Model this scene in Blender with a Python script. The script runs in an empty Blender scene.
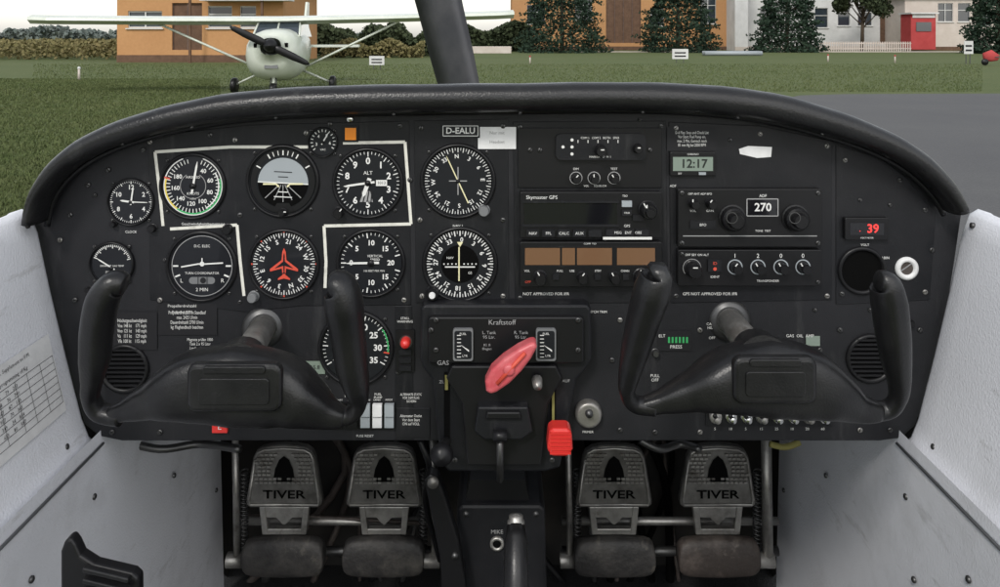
import bpy, math, random
from mathutils import Vector, Matrix
random.seed(7)
H=1.4; D=0.9; F=777.8; S=D/F
sc=bpy.context.scene
def P(px,py,d): return Vector(((px-500)*d/F, d, H+(37-py)*d/F))
def W(px,py,o=0.0): return P(px,py,D-o)

# ---------------- materials
MATS={}
def mat(name,col,rough=0.5,metal=0.0,coat=0.0,noise=None,bump=None,emit=None,spec=None,dust=None,grime=None):
    if name in MATS: return MATS[name]
    m=bpy.data.materials.new(name); m.use_nodes=True
    nt=m.node_tree; b=nt.nodes['Principled BSDF']
    b.inputs['Base Color'].default_value=(*col,1); b.inputs['Roughness'].default_value=rough
    b.inputs['Metallic'].default_value=metal; b.inputs['Coat Weight'].default_value=coat
    b.inputs['Coat Roughness'].default_value=0.06
    if spec is not None: b.inputs['Specular IOR Level'].default_value=spec
    tc=nt.nodes.new('ShaderNodeTexCoord')
    if noise:
        sc_,c2,lo,hi=noise
        n=nt.nodes.new('ShaderNodeTexNoise'); n.inputs['Scale'].default_value=sc_; n.inputs['Detail'].default_value=8
        n.inputs['Roughness'].default_value=0.65
        r=nt.nodes.new('ShaderNodeValToRGB'); r.color_ramp.elements[0].position=lo; r.color_ramp.elements[1].position=hi
        r.color_ramp.elements[0].color=(*col,1); r.color_ramp.elements[1].color=(*c2,1)
        nt.links.new(tc.outputs['Object'],n.inputs['Vector']); nt.links.new(n.outputs['Fac'],r.inputs['Fac'])
        cur=r.outputs['Color']
        def over(cur,scale,lo,hi,c,amt,stretch=None):
            nn=nt.nodes.new('ShaderNodeTexNoise'); nn.inputs['Scale'].default_value=scale; nn.inputs['Detail'].default_value=6; nn.inputs['Roughness'].default_value=.7
            if stretch:
                mp=nt.nodes.new('ShaderNodeMapping'); mp.inputs['Scale'].default_value=stretch; nt.links.new(tc.outputs['Object'],mp.inputs['Vector']); nt.links.new(mp.outputs['Vector'],nn.inputs['Vector'])
            else: nt.links.new(tc.outputs['Object'],nn.inputs['Vector'])
            mr=nt.nodes.new('ShaderNodeMapRange'); mr.inputs['From Min'].default_value=lo; mr.inputs['From Max'].default_value=hi; mr.inputs['To Max'].default_value=amt
            nt.links.new(nn.outputs['Fac'],mr.inputs['Value'])
            mx=nt.nodes.new('ShaderNodeMix'); mx.data_type='RGBA'; nt.links.new(mr.outputs['Result'],mx.inputs[0]); nt.links.new(cur,mx.inputs[6]); mx.inputs[7].default_value=(*c,1); return mx.outputs[2]
        if dust: 
            cur=over(cur,dust[0],dust[1],dust[1]+.06,dust[2],dust[3])
            cur=over(cur,30,.58,.70,dust[2],dust[3]*.35,(1,1,.15))
        if grime:
            cur=over(cur,7,.52,.72,grime,.35); cur=over(cur,22,.60,.66,grime,.45,(1,.25,1)); cur=over(cur,260,.68,.72,grime,.6)
        nt.links.new(cur,b.inputs['Base Color'])
        mr=nt.nodes.new('ShaderNodeMapRange'); mr.inputs['To Min'].default_value=max(0.02,rough-0.14); mr.inputs['To Max'].default_value=min(1,rough+0.14)
        n3=nt.nodes.new('ShaderNodeTexNoise'); n3.inputs['Scale'].default_value=sc_*1.7; n3.inputs['Detail'].default_value=5
        nt.links.new(tc.outputs['Object'],n3.inputs['Vector'])
        nt.links.new(n3.outputs['Fac'],mr.inputs['Value']); nt.links.new(mr.outputs['Result'],b.inputs['Roughness'])
    if bump:
        n2=nt.nodes.new('ShaderNodeTexNoise'); n2.inputs['Scale'].default_value=bump[0]; n2.inputs['Detail'].default_value=3
        bp=nt.nodes.new('ShaderNodeBump'); bp.inputs['Strength'].default_value=bump[1]; bp.inputs['Distance'].default_value=bump[2]
        nt.links.new(tc.outputs['Object'],n2.inputs['Vector']); nt.links.new(n2.outputs['Fac'],bp.inputs['Height'])
        nt.links.new(bp.outputs['Normal'],b.inputs['Normal'])
    if emit:
        b.inputs['Emission Color'].default_value=(*emit[0],1); b.inputs['Emission Strength'].default_value=emit[1]
    MATS[name]=m; return m
DU=(420,.66,(0.11,0.11,0.11),.5)
M_panel=mat('panel_black_paint',(0.011,0.0115,0.0135),0.5,noise=(9,(0.021,0.021,0.024),0.35,0.75),bump=(900,0.35,0.0006),spec=.28,dust=DU)
M_plate=mat('plate_black',(0.008,0.0085,0.0105),0.42,noise=(14,(0.016,0.016,0.018),0.4,0.75),bump=(700,0.25,0.0005),spec=.28,dust=DU)
M_bez=mat('bezel_black',(0.008,0.008,0.009),0.36,spec=.3)
M_face=mat('dial_face',(0.009,0.010,0.013),0.5,coat=0.35,spec=.2)
M_hole=mat('dark_opening',(0.002,0.002,0.002),0.9,spec=.1)
M_white=mat('white_print',(0.68,0.68,0.66),0.6)
M_grey=mat('grey_print',(0.30,0.30,0.30),0.6)
M_wline=mat('white_tape',(0.66,0.65,0.59),0.6,noise=(60,(0.4,0.39,0.35),0.5,0.75))
M_vinyl=mat('glareshield_vinyl',(0.008,0.008,0.009),0.32,noise=(20,(0.016,0.016,0.016),0.4,0.8),bump=(420,0.45,0.0010),spec=.42,dust=(300,.67,(.10,.10,.095),.5))
M_rub=mat('yoke_rubber',(0.007,0.007,0.008),0.34,noise=(25,(0.016,0.016,0.016),0.4,0.8),bump=(500,0.35,0.0007),spec=.42,dust=(500,.68,(.08,.08,.08),.4))
M_wall=mat('wall_white_plastic',(0.74,0.75,0.79),0.5,noise=(4,(0.66,0.67,0.71),0.5,0.8),bump=(420,0.5,0.0014),grime=(.42,.42,.42))
M_met=mat('worn_aluminium',(0.40,0.39,0.37),0.42,metal=0.75,noise=(30,(0.18,0.175,0.165),0.4,0.7),grime=(.07,.05,.035))
M_mplate=mat('pedal_casting',(0.20,0.195,0.185),0.45,metal=0.6,noise=(35,(0.09,0.087,0.08),0.4,0.7),grime=(.06,.05,.04))
M_chr=mat('chrome',(0.65,0.65,0.64),0.18,metal=1.0)
M_dmet=mat('dark_steel',(0.10,0.10,0.10),0.4,metal=0.8)
M_pedpad=mat('worn_rubber_pad',(0.022,0.021,0.021),0.6,noise=(28,(0.07,0.065,0.06),0.42,0.8),bump=(160,0.7,0.0015),grime=(.13,.12,.10))
M_brpad=mat('worn_brown_pad',(0.035,0.028,0.025),0.6,noise=(28,(0.10,0.08,0.07),0.42,0.8),bump=(160,0.7,0.0015),grime=(.16,.14,.12))
M_red=mat('red_plastic',(0.62,0.03,0.025),0.35,coat=0.3)
M_pink=mat('faded_red_handle',(0.50,0.07,0.085),0.4,noise=(40,(0.58,0.15,0.16),0.4,0.7))
M_org=mat('orange_lens',(0.80,0.25,0.02),0.3)
M_amber=mat('amber_display',(0.16,0.085,0.045),0.25,coat=0.5)
M_lcd=mat('lcd_grey',(0.20,0.25,0.21),0.3,coat=0.4)
M_lcdk=mat('lcd_dark',(0.01,0.015,0.012),0.4)
M_screen=mat('screen_dark',(0.006,0.006,0.008),0.15,coat=0.6)
M_led=mat('led_red',(0.5,0.02,0.02),0.4,emit=((1,0.06,0.05),1.0))
M_green=mat('arc_green',(0.04,0.35,0.11),0.5)
M_yel=mat('arc_yellow',(0.65,0.5,0.08),0.5)
M_crm=mat('needle_cream',(0.72,0.68,0.42),0.5)
M_redp=mat('arc_red',(0.58,0.07,0.04),0.5)
M_gyro=mat('gyro_sky',(0.30,0.33,0.35),0.5)
M_knobg=mat('grey_knob',(0.16,0.165,0.17),0.4)
M_paper=mat('paper_label',(0.74,0.74,0.74),0.6,noise=(50,(0.6,0.6,0.6),0.4,0.8))
M_ink=mat('ink',(0.012,0.012,0.014),0.6,spec=.3)
M_carpet=mat('carpet',(0.010,0.010,0.011),0.95,bump=(300,1,0.003))
M_fire=mat('firewall_dark',(0.008,0.007,0.006),0.8,noise=(10,(0.03,0.024,0.018),0.5,0.8))
M_foam=mat('yellow_insulation',(0.22,0.20,0.06),0.8)

# ---------------- mesh builder
def basis(a):
    a=a.normalized(); t=Vector((0,0,1)) if abs(a.z)<0.9 else Vector((1,0,0))
    u=a.cross(t).normalized(); v=u.cross(a).normalized(); return u,v
class MB:
    def __init__(s): s.v=[];s.f=[];s.m=[];s.mats=[];s.sm=[]
    def mi(s,m):
        if m not in s.mats: s.mats.append(m)
        return s.mats.index(m)
    def add(s,vs,fs,m,smooth=False):
        n=len(s.v); i=s.mi(m); s.v+= [tuple(v) for v in vs]
        for f in fs: s.f.append(tuple(n+k for k in f)); s.m.append(i); s.sm.append(smooth)
    def poly(s,pts,o,m): s.add([W(x,y,o) for x,y in pts],[tuple(range(len(pts)))],m)
    def extr(s,front,dep,m):
        n=len(front); b=[v+Vector((0,dep,0)) for v in front]
        fs=[tuple(range(n)),tuple(range(2*n-1,n-1,-1))]+[(i,i+n,(i+1)%n+n,(i+1)%n) for i in range(n)]
        s.add(front+b,fs,m)
    def prism(s,pts,o0,o1,m): s.extr([W(x,y,o1) for x,y in pts],o1-o0,m)
    def rect(s,x0,y0,x1,y1,o0,o1,m): s.prism([(x0,y0),(x1,y0),(x1,y1),(x0,y1)],o0,o1,m)
    def flat(s,x0,y0,x1,y1,o,m): s.poly([(x0,y0),(x1,y0),(x1,y1),(x0,y1)],o,m)
    def box(s,c,sz,m,R=None):
        vs=[Vector((x*sz[0]/2,y*sz[1]/2,z*sz[2]/2)) for x in(-1,1) for y in(-1,1) for z in(-1,1)]
        if R: vs=[R@v for v in vs]
        c=Vector(c); s.add([v+c for v in vs],[(0,1,3,2),(4,6,7,5),(0,4,5,1),(2,3,7,6),(0,2,6,4),(1,5,7,3)],m)
    def lathe(s,c,prof,m,seg=32,axis=Vector((0,-1,0)),smooth=True):
        c=Vector(c); a=axis.normalized(); u,v=basis(a); vs=[];fs=[]
        for r,h in prof:
            for k in range(seg):
                t=2*math.pi*k/seg; vs.append(c+a*h+(u*math.cos(t)+v*math.sin(t))*r)
        for i in range(len(prof)-1):
            for k in range(seg):
                k2=(k+1)%seg; fs.append((i*seg+k,i*seg+k2,(i+1)*seg+k2,(i+1)*seg+k))
        s.add(vs,fs,m,smooth)
        if prof[-1][0]>1e-6: s.add(vs[-seg:],[tuple(range(seg))],m)
    def disc(s,cx,cy,r,o,m,seg=40):
        s.poly([(cx+r*math.cos(2*math.pi*k/seg),cy+r*math.sin(2*math.pi*k/seg)) for k in range(seg)],o,m)
    def arc(s,cx,cy,r0,r1,a0,a1,o,m):
        n=max(2,int(abs(a1-a0)/6)); 
        for k in range(n):
            t0=math.radians(a0+(a1-a0)*k/n); t1=math.radians(a0+(a1-a0)*(k+1)/n)
            s.poly([(cx+r*math.sin(t),cy-r*math.cos(t)) for r,t in((r0,t0),(r1,t0),(r1,t1),(r0,t1))],o,m)
    def tick(s,cx,cy,r0,r1,a,w,o,m,w2=None):
        t=math.radians(a); sx,sy=math.sin(t),-math.cos(t); nx,ny=-sy,sx; w2=w if w2 is None else w2
        s.poly([(cx+r0*sx-nx*w/2,cy+r0*sy-ny*w/2),(cx+r0*sx+nx*w/2,cy+r0*sy+ny*w/2),(cx+r1*sx+nx*w2/2,cy+r1*sy+ny*w2/2),(cx+r1*sx-nx*w2/2,cy+r1*sy-ny*w2/2)],o,m)
    def line(s,pts,w,o,m):
        for (x0,y0),(x1,y1) in zip(pts,pts[1:]):
            L=math.hypot(x1-x0,y1-y0) or 1; nx,ny=-(y1-y0)/L*w/2,(x1-x0)/L*w/2
            s.poly([(x0+nx,y0+ny),(x1+nx,y1+ny),(x1-nx,y1-ny),(x0-nx,y0-ny)],o,m); o+=0.00006
    def tube(s,pts,rad,m,seg=14,sup=2.0,up=None):
        pts=[Vector(p) for p in pts]; n=len(pts); vs=[];fs=[]
        T=[(pts[min(i+1,n-1)]-pts[max(i-1,0)]).normalized() for i in range(n)]
        u=up.copy() if up else basis(T[0])[0]
        for i in range(n):
            t=T[i]; u=(u-t*u.dot(t)).normalized(); v=t.cross(u)
            r=rad[i] if isinstance(rad,(list,tuple)) else rad
            ru,rv=(r if isinstance(r,(list,tuple)) else (r,r))
            for k in range(seg):
                a=2*math.pi*k/seg; ca,sa=math.cos(a),math.sin(a); e=2/sup
                vs.append(pts[i]+u*ru*math.copysign(abs(ca)**e,ca)+v*rv*math.copysign(abs(sa)**e,sa))
        for i in range(n-1):
            for k in range(seg): fs.append((i*seg+k,i*seg+(k+1)%seg,(i+1)*seg+(k+1)%seg,(i+1)*seg+k))
        fs.append(tuple(range(seg-1,-1,-1))); fs.append(tuple((n-1)*seg+k for k in range(seg)))
        s.add(vs,fs,m,True)
    def obj(s,name,parent=None,bevel=0,sub=0,seg=2):
        me=bpy.data.meshes.new(name); me.from_pydata(s.v,[],s.f)
        for m in s.mats: me.materials.append(m)
        me.polygons.foreach_set('material_index',s.m); me.polygons.foreach_set('use_smooth',s.sm); me.update()
        ob=bpy.data.objects.new(name,me); sc.collection.objects.link(ob)
        if bevel:
            b=ob.modifiers.new('b','BEVEL'); b.width=bevel; b.segments=seg; b.limit_method='ANGLE'; b.angle_limit=math.radians(40)
            b.harden_normals=False
        if sub:
            d=ob.modifiers.new('s','SUBSURF'); d.levels=sub; d.render_levels=sub
        if parent: par(ob,parent)
        return ob
def par(ob,p):
    ob.parent=p; ob.matrix_parent_inverse=Matrix.Translation(-p.location)
def empty(name,loc):
    e=bpy.data.objects.new(name,None); e.location=loc; e.empty_display_size=0.05; sc.collection.objects.link(e); return e
def text(t,px,py,h,m=None,o=0.0022,parent=None,rot=0,align='CENTER',d=None,sx=1.0,bold=0.0,name='lettering'):
    m=m or M_white
    c=bpy.data.curves.new(name,'FONT'); c.body=t; c.align_x=align; c.align_y='CENTER'; c.resolution_u=2
    dd=(D-o) if d is None else d
    c.size=h/0.70*dd/F; c.offset=bold*c.size; c.materials.append(m)
    ob=bpy.data.objects.new(name,c); ob.location=P(px,py,dd); ob.rotation_euler=(math.pi/2,math.radians(rot),0); ob.scale=(sx,1,1)
    sc.collection.objects.link(ob)
    if parent: par(ob,parent)
    return ob
def smoothpts(pts,n=6):
    out=[]; L=len(pts)
    for i in range(L-1):
        p0,p1,p2,p3=[Vector(pts[max(0,min(L-1,j))]) for j in(i-1,i,i+1,i+2)]
        for k in range(n):
            t=k/n; out.append(0.5*((2*p1)+(p2-p0)*t+(2*p0-5*p1+4*p2-p3)*t*t+(3*p1-p0-3*p2+p3)*t**3))
    out.append(Vector(pts[-1])); return out
def rrect(x0,y0,x1,y1,r,n=4):
    o=[]
    for cx,cy,a in((x1-r,y0+r,-90),(x1-r,y1-r,0),(x0+r,y1-r,90),(x0+r,y0+r,180)):
        for k in range(n+1):
            t=math.radians(a+90*k/n); o.append((cx+r*math.cos(t),cy+r*math.sin(t)))
    return o

# ================= INSTRUMENT PANEL
panel=empty('instrument_panel',W(500,270))
mb=MB()
out=[(30,215),(64,178),(106,147),(160,129),(260,112),(420,106),(550,103),(650,103),(760,113),(842,130),(888,150),(925,178),(962,212),(955,260),(944,330),(925,400),(915,426),(902,438),(880,441),(600,441),(420,441),(122,441),(98,436),(84,424),(66,360),(50,300),(38,240)]
mb.prism(out,-0.012,0,M_panel); mb.obj('panel_sheet',panel,0.0015)
mb=MB()
mb.prism([(148,136),(250,125),(409,121),(411,305),(300,306),(245,312),(150,300)],0,0.0012,M_plate)
mb.prism([(414,121),(508,119),(509,301),(416,303)],0,0.0012,M_plate)
mb.prism([(513,122),(666,121),(668,303),(515,303)],0,0.0014,M_plate)
mb.prism([(669,122),(760,126),(832,141),(832,300),(826,300),(671,303)],0,0.0014,M_plate)
mb.prism([(836,145),(880,158),(905,176),(936,214),(930,300),(836,305)],0,0.0010,M_plate)
mb.prism([(395,306),(412,306),(414,440),(395,440)],0,0.001,M_plate)
mb.prism([(396,408),(430,408),(430,438),(396,438)],0,0.0016,M_plate)
mb.obj('sub_panels',panel,0.0005)
mb=MB(); o=0.0017
mb.line([(163,226),(160,195),(155,152),(230,147),(308,147)],3.0,o,M_wline)
mb.line([(343,143),(405,142),(411,224),(324,226),(326,262),(325,288)],3.0,o,M_wline)
mb.line([(170,229),(237,225),(240,260),(244,296)],3.0,o,M_wline)
mb.obj('tape_lines',panel)
mb=MB()
def screw(mb,x,y,r=2.6,o=0.001,m=None):
    mb.lathe(W(x,y,o),[(r*S,0),(r*S,0.0008),(r*0.7*S,0.0014),(0.00001,0.0015)],m or M_dmet,12)
    a=random.random()*3; 
    mb.tick(x,y,-r*0.7,r*0.7,math.degrees(a),0.8,o+0.0017,M_hole)
for x,y in [(70,215),(88,185),(108,170),(143,150),(210,135),(330,124),(400,126),(421,128),(503,126),(420,220),(503,220),(422,296),(503,296),(520,127),(661,126),(660,298),(520,298),(676,128),(827,146),(827,296),(676,296),(760,134),(60,240),(75,300),(84,345),(98,400),(112,432),(160,432),(845,160),(925,210),(925,292),(842,294),(900,180),(932,250),(920,330),(905,400),(890,430),(860,430),(620,320),(620,430),(612,360),(700,330),(840,330),(240,215),(235,140),(150,142),(404,300),(160,300),(398,372),(700,432),(655,432),(306,133),(820,350),(410,180)]:
    screw(mb,x,y,m=random.choice([M_dmet,M_dmet,M_met]))
for x,y in [(95,195),(240,302),(165,260),(860,200),(890,205),(640,120),(730,140),(870,310),(815,310),(470,299)]: screw(mb,x,y,2.0)
mb.obj('screws',panel)

def knob(mb,x,y,r,h,m,o=0.001,line=True,flute=True):
    rr=r*S
    mb.lathe(W(x,y,o),[(rr*1.12,0),(rr*1.12,h*0.15),(rr,h*0.2),(rr*0.94,h*0.85),(rr*0.8,h),(0.00001,h)],m,20,smooth=False)
    if line: mb.tick(x,y,r*0.15,r*0.8,random.choice([0,-30,40,90]),1.1,o+h+0.0005,M_white)

# ---------- gauges
def gauge(name,cx,cy,r,square=False,ring=None):
    e=empty(name,W(cx,cy,0.004)); mb=MB(); R=r*S
    mb.lathe(W(cx,cy,0.001),[(R*1.09,0),(R*1.09,0.001),(R*1.07,0.0028),(R*1.03,0.0040),(R*1.00,0.0036),(R*0.985,0.001)],ring or M_bez,48)
    b=mb.obj('bezel',e)
    f=MB(); f.disc(cx,cy,r*0.995,0.0022,M_face,48)
    f.arc(cx,cy,r*0.955,r*0.97,0,360,0.0024,M_hole)
    for q in range(4):
        a=math.radians(45+90*q); screw(f,cx+r*1.17*math.cos(a),cy+r*1.17*math.sin(a),1.8,0.0012)
    return e,f
FO=0.0027
def nums(e,cx,cy,r,lst,a0,da,h,m=None,rot=False,bold=0.02):
    for i,t in enumerate(lst):
        a=a0+da*i; q=math.radians(a)
        if t!='': text(t,cx+r*math.sin(q),cy-r*math.cos(q),h,m,FO,e,rot=a if rot else 0,bold=bold,name='numeral')
def needle(f,cx,cy,a,L,w,tail,m,o,tip=0.4):
    f.tick(cx,cy,-tail,L*0.8,a,w,o,m,w*0.9); f.tick(cx,cy,L*0.8,L,a,w*0.9,o,m,tip)
def cap(f,cx,cy,r,m=None): f.lathe(W(cx,cy,0.002),[(r*S,0),(r*S,0.0022),(0.00001,0.0027)],m or M_bez,16)

# airspeed
cx,cy,r=193,186,31; e,f=gauge('airspeed_indicator',cx,cy,r,ring=M_bez)
f.arc(cx,cy,r*.915,r*.95,20,340,FO,M_white); f.arc(cx,cy,r*.87,r*.92,75,215,FO+.0001,M_green); f.arc(cx,cy,r*.87,r*.92,215,285,FO+.0001,M_yel); f.arc(cx,cy,r*.81,r*.85,60,150,FO,M_white); f.tick(cx,cy,r*.78,r*.97,287,1.6,FO+.0003,M_redp)
for a in range(20,350,8): f.tick(cx,cy,r*.74,r*.87,a,.8,FO+.0002,M_white)
nums(e,cx,cy,r*.58,['40','60','80','100','120','140','160','180'],35,38,4.2)
f.arc(cx,cy,r*.40,r*.42,30,330,FO,M_grey)
text('AIRSPEED',cx,cy-r*.28,2.4,None,FO,e); text('KNOTS',cx,cy+r*.25,2.6,None,FO,e); text('MPH',cx,cy+r*.42,2,None,FO,e)
needle(f,cx,cy,10,r*.8,2.2,r*.25,M_white,0.0036); cap(f,cx,cy,3); f.obj('dial',e)
# attitude
cx,cy,r=283,181,34; e,f=gauge('attitude_indicator',cx,cy,r)
f.arc(cx,cy,r*.80,r*.94,0,360,FO,M_bez)
ri=r*.74; tl_=3
f.poly([(cx+ri*math.cos(math.radians(180+tl_+180*k/24)),cy+2+ri*math.sin(math.radians(180+tl_+180*k/24))) for k in range(25)],FO+.0001,M_gyro)
f.poly([(cx+ri*math.cos(math.radians(tl_+180*k/24)),cy+2+ri*.98*math.sin(math.radians(tl_+180*k/24))) for k in range(25)],FO+.0001,M_hole)
ty=math.tan(math.radians(tl_))*ri
f.line([(cx-ri,cy+2-ty),(cx+ri,cy+2+ty)],1.2,FO+.0003,M_white)
for k in(-2,-1,0,1,2): f.line([(cx+k*2,cy+4),(cx+k*9,cy+21-abs(k)*2)],.8,FO+.0003,M_grey)
for y,w in((-6,5),(-11,9),(9,5),(14,9)): f.line([(cx-w,cy+2+y-w*.05),(cx+w,cy+2+y+w*.05)],.9,FO+.0004,M_ink if y<0 else M_white)
for a in(-60,-30,-20,-10,0,10,20,30,60): f.tick(cx,cy,r*.76,r*.9,a,1.3 if a%30==0 else .8,FO+.0002,M_white)
f.line([(cx-20,cy+3),(cx-7,cy+3),(cx-4,cy+6)],1.6,FO+.0008,M_crm); f.line([(cx+20,cy+3),(cx+7,cy+3),(cx+4,cy+6)],1.6,FO+.0008,M_crm)
f.poly([(cx-11,cy+30),(cx+11,cy+30),(cx+6,cy+22),(cx-6,cy+22)],FO+.0006,M_bez)
knob(f,cx,cy+31,3.6,.008,M_bez,.004); f.obj('dial',e)
# altimeter
cx,cy,r=368,183,33; e,f=gauge('altimeter',cx,cy,r)
for k in range(50): f.tick(cx,cy,r*(.80 if k%5==0 else .87),r*.95,k*7.2,.9 if k%5==0 else .6,FO,M_white)
nums(e,cx,cy,r*.66,list('0123456789'),0,36,6.4,bold=.03)
text('ALT',cx,cy-r*.30,3.6,None,FO,e)
f.flat(cx+8,cy-3,cx+19,cy+3,FO+.0001,M_white); text('1013',cx+13.5,cy,3,M_ink,FO+.0003,e); 
f.poly([(cx-9,cy+19),(cx+5,cy+19),(cx+2,cy+8),(cx-6,cy+8)],FO,M_grey)
for k in range(4): f.line([(cx-9+k*4,cy+19),(cx-5+k*3,cy+8)],1.2,FO+.0002,M_ink)
needle(f,cx,cy,262,r*.75,2.2,r*.2,M_white,.0036); needle(f,cx,cy,200,r*.45,4.2,r*.15,M_white,.0033); cap(f,cx,cy,3)
knob(f,cx-29,cy+29,5,.010,M_bez,.001); f.obj('dial',e)
# turn coordinator
cx,cy,r=202,266,33; e,f=gauge('turn_coordinator',cx,cy,r)
f.arc(cx,cy,r*.90,r*.92,0,360,FO,M_grey)
text('TURN COORDINATOR',cx,cy+r*.22,2.3,None,FO,e); text('2 MIN',cx,cy+r*.72,3.4,None,FO,e); text('L',cx-r*.62,cy+r*.45,4,None,FO,e); text('R',cx+r*.62,cy+r*.45,4,None,FO,e); text('D.C. ELEC',cx,cy-r*.6,2.6,None,FO,e)
f.line([(cx-21,cy+1),(cx-4,cy-2),(cx+4,cy-2),(cx+21,cy-3)],1.4,FO+.0004,M_white); f.disc(cx,cy-2,2.4,FO+.0007,M_white,16); f.line([(cx,cy-2),(cx,cy-8)],1.1,FO+.0009,M_white)
for a in(-90,-112,90,112): f.tick(cx,cy,r*.72,r*.88,a,1.6,FO,M_white)
f.poly(rrect(cx-13,cy+11,cx+13,cy+18,3.4),FO,M_knobg); f.disc(cx+1,cy+14.5,3,FO+.0004,M_ink,16); f.line([(cx-4,cy+11),(cx-4,cy+18)],.7,FO+.0006,M_ink);f.line([(cx+5,cy+11),(cx+5,cy+18)],.7,FO+.0006,M_ink)
f.obj('dial',e)
# heading
cx,cy,r=284,264,33; e,f=gauge('heading_indicator',cx,cy,r)
for k in range(72): f.tick(cx,cy,r*(.80 if k%2==0 else .86),r*.94,k*5,.9 if k%2==0 else .6,FO,M_white)
nums(e,cx,cy,r*.68,['21','24','W','30','33','N','3','6','E','12','15','S'],12,30,4.4,rot=True)
f.poly([(cx+a,cy+b) for a,b in[(0,-16),(1.8,-12),(2.4,-4),(14,5),(14,7.5),(2.2,4.5),(1.5,11),(6,14.5),(6,16),(0,14.5),(-6,16),(-6,14.5),(-1.5,11),(-2.2,4.5),(-14,7.5),(-14,5),(-2.4,-4),(-1.8,-12)]],FO+.0005,M_redp)
f.poly([(cx+a*.68,cy+b*.72-.3) for a,b in[(0,-15),(.9,-12),(1.2,-3),(13,6),(13,6.6),(1.0,3),(.7,12),(5,15),(0,14),(-5,15),(-.7,12),(-1.0,3),(-13,6.6),(-13,6),(-1.2,-3),(-.9,-12)]],FO+.0007,M_face)
for a in range(0,360,45): f.tick(cx,cy,r*.95,r*1.0,a,1.6,FO+.001,M_redp)
knob(f,cx-30,cy+32,5,.010,M_knobg,.001,line=False); f.obj('dial',e)
# vsi
cx,cy,r=371,263,32; e,f=gauge('vertical_speed_indicator',cx,cy,r)
for k in range(-20,21): f.tick(cx,cy,r*(.78 if k%5==0 else .86),r*.94,270+k*8.2,1.2 if k%5==0 else .6,FO,M_white)
nums(e,cx,cy,r*.62,['0','5','10','15','20','15','10','5'],270,45,5,bold=.03)
text('VERTICAL\nSPEED',cx+4,cy-5,2.5,None,FO,e); text('100 FEET PER MIN',cx+3,cy+8,1.9,None,FO,e)
needle(f,cx,cy,269,r*.78,2.2,r*.25,M_white,.0036); cap(f,cx,cy,3.4); f.obj('dial',e)
# nav indicators
cx,cy,r=458,181,35; e,f=gauge('radio_direction_indicator',cx,cy,r)
for k in range(72): f.tick(cx,cy,r*(.82 if k%2==0 else .87),r*.95,k*5,.8 if k%2==0 else .5,FO,M_white)
nums(e,cx,cy,r*.70,['N','3','6','E','12','15','S','21','24','W','30','33'],-3,30,4,rot=True)
f.line([(cx,cy-14),(cx,cy+14)],1,FO+.0002,M_grey); f.line([(cx-9,cy),(cx+9,cy)],1,FO+.0003,M_grey)
needle(f,cx,cy,-25,r*.78,1.2,r*.7,M_crm,.0036); cap(f,cx,cy,2)
knob(f,cx+26,cy+29,5.4,.010,M_knobg,.001,line=False); f.obj('dial',e)
cx,cy,r=460,264,35; e,f=gauge('course_deviation_indicator',cx,cy,r)
for k in range(72): f.tick(cx,cy,r*(.80 if k%2==0 else .86),r*.95,k*5,1.2 if k%2==0 else .6,FO,M_white)
nums(e,cx,cy,r*.69,['0','3','6','9','12','15','18','21','24','27','30','33'],4,30,4.4,rot=True)
f.disc(cx,cy,r*.54,FO+.0001,M_hole,32)
for k in range(-4,5):
    if k: f.disc(cx+k*4,cy,.8,FO+.0004,M_white,8)
f.line([(cx-1,cy-17),(cx-1,cy+17)],1.3,FO+.0006,M_crm); f.line([(cx-15,cy+3),(cx+15,cy+3)],1.2,FO+.0004,M_white); f.poly([(cx-3,cy-22),(cx+3,cy-22),(cx,cy-17)],FO+.0006,M_crm)
text('NAV',cx-10,cy-6,2.4,None,FO+.0004,e); text('GS',cx+10,cy+9,2.4,None,FO+.0004,e)
knob(f,cx-27,cy+28,6.4,.012,M_bez,.001,line=False); knob(f,cx-27,cy+28,3.6,.014,M_paper,.001,line=False); f.obj('dial',e)
# clock
cx,cy,r=131,202,22; e,f=gauge('cockpit_clock',cx,cy,r)
for k in range(60): f.tick(cx,cy,r*(.82 if k%5==0 else .88),r*.95,k*6,.9 if k%5==0 else .5,FO,M_white)
nums(e,cx,cy,r*.66,['12','','2','','4','','6','','8','','10',''],0,30,4.4)
needle(f,cx,cy,8,r*.7,1.6,3,M_white,.0034); needle(f,cx,cy,-82,r*.5,2,3,M_white,.0032); needle(f,cx,cy,92,r*.75,1,3,M_white,.0036); cap(f,cx,cy,1.6); knob(f,cx-17,cy+22,3,.006,M_bez,.001,line=False); f.obj('dial',e)
# small suction
cx,cy,r=323,142,14; e,f=gauge('suction_gauge',cx,cy,r)
for k in range(15): f.tick(cx,cy,r*.72,r*.9,-130+k*18,.8,FO,M_white)
nums(e,cx,cy,r*.5,['3','4','5','6'],-110,70,3); text('VAC',cx,cy+r*.55,2,None,FO,e); needle(f,cx,cy,30,r*.75,1.3,3,M_white,.0034); cap(f,cx,cy,1.5); f.obj('dial',e)
# EGT
cx,cy,r=112,264,21; e,f=gauge('exhaust_gas_temperature_gauge',cx,cy,r)
for k in range(25): f.tick(cx,cy,r*(.74 if k%4==0 else .82),r*.92,-70+k*6,.9,FO,M_white)
text('EXHAUST GAS TEMP',cx,cy+2,1.8,None,FO,e); text('25° PER DIV',cx,cy+8,1.8,None,FO,e); needle(f,cx,cy+4,-58,r*.85,1.4,3,M_white,.0034); cap(f,cx,cy+4,2); f.obj('dial',e)
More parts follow.
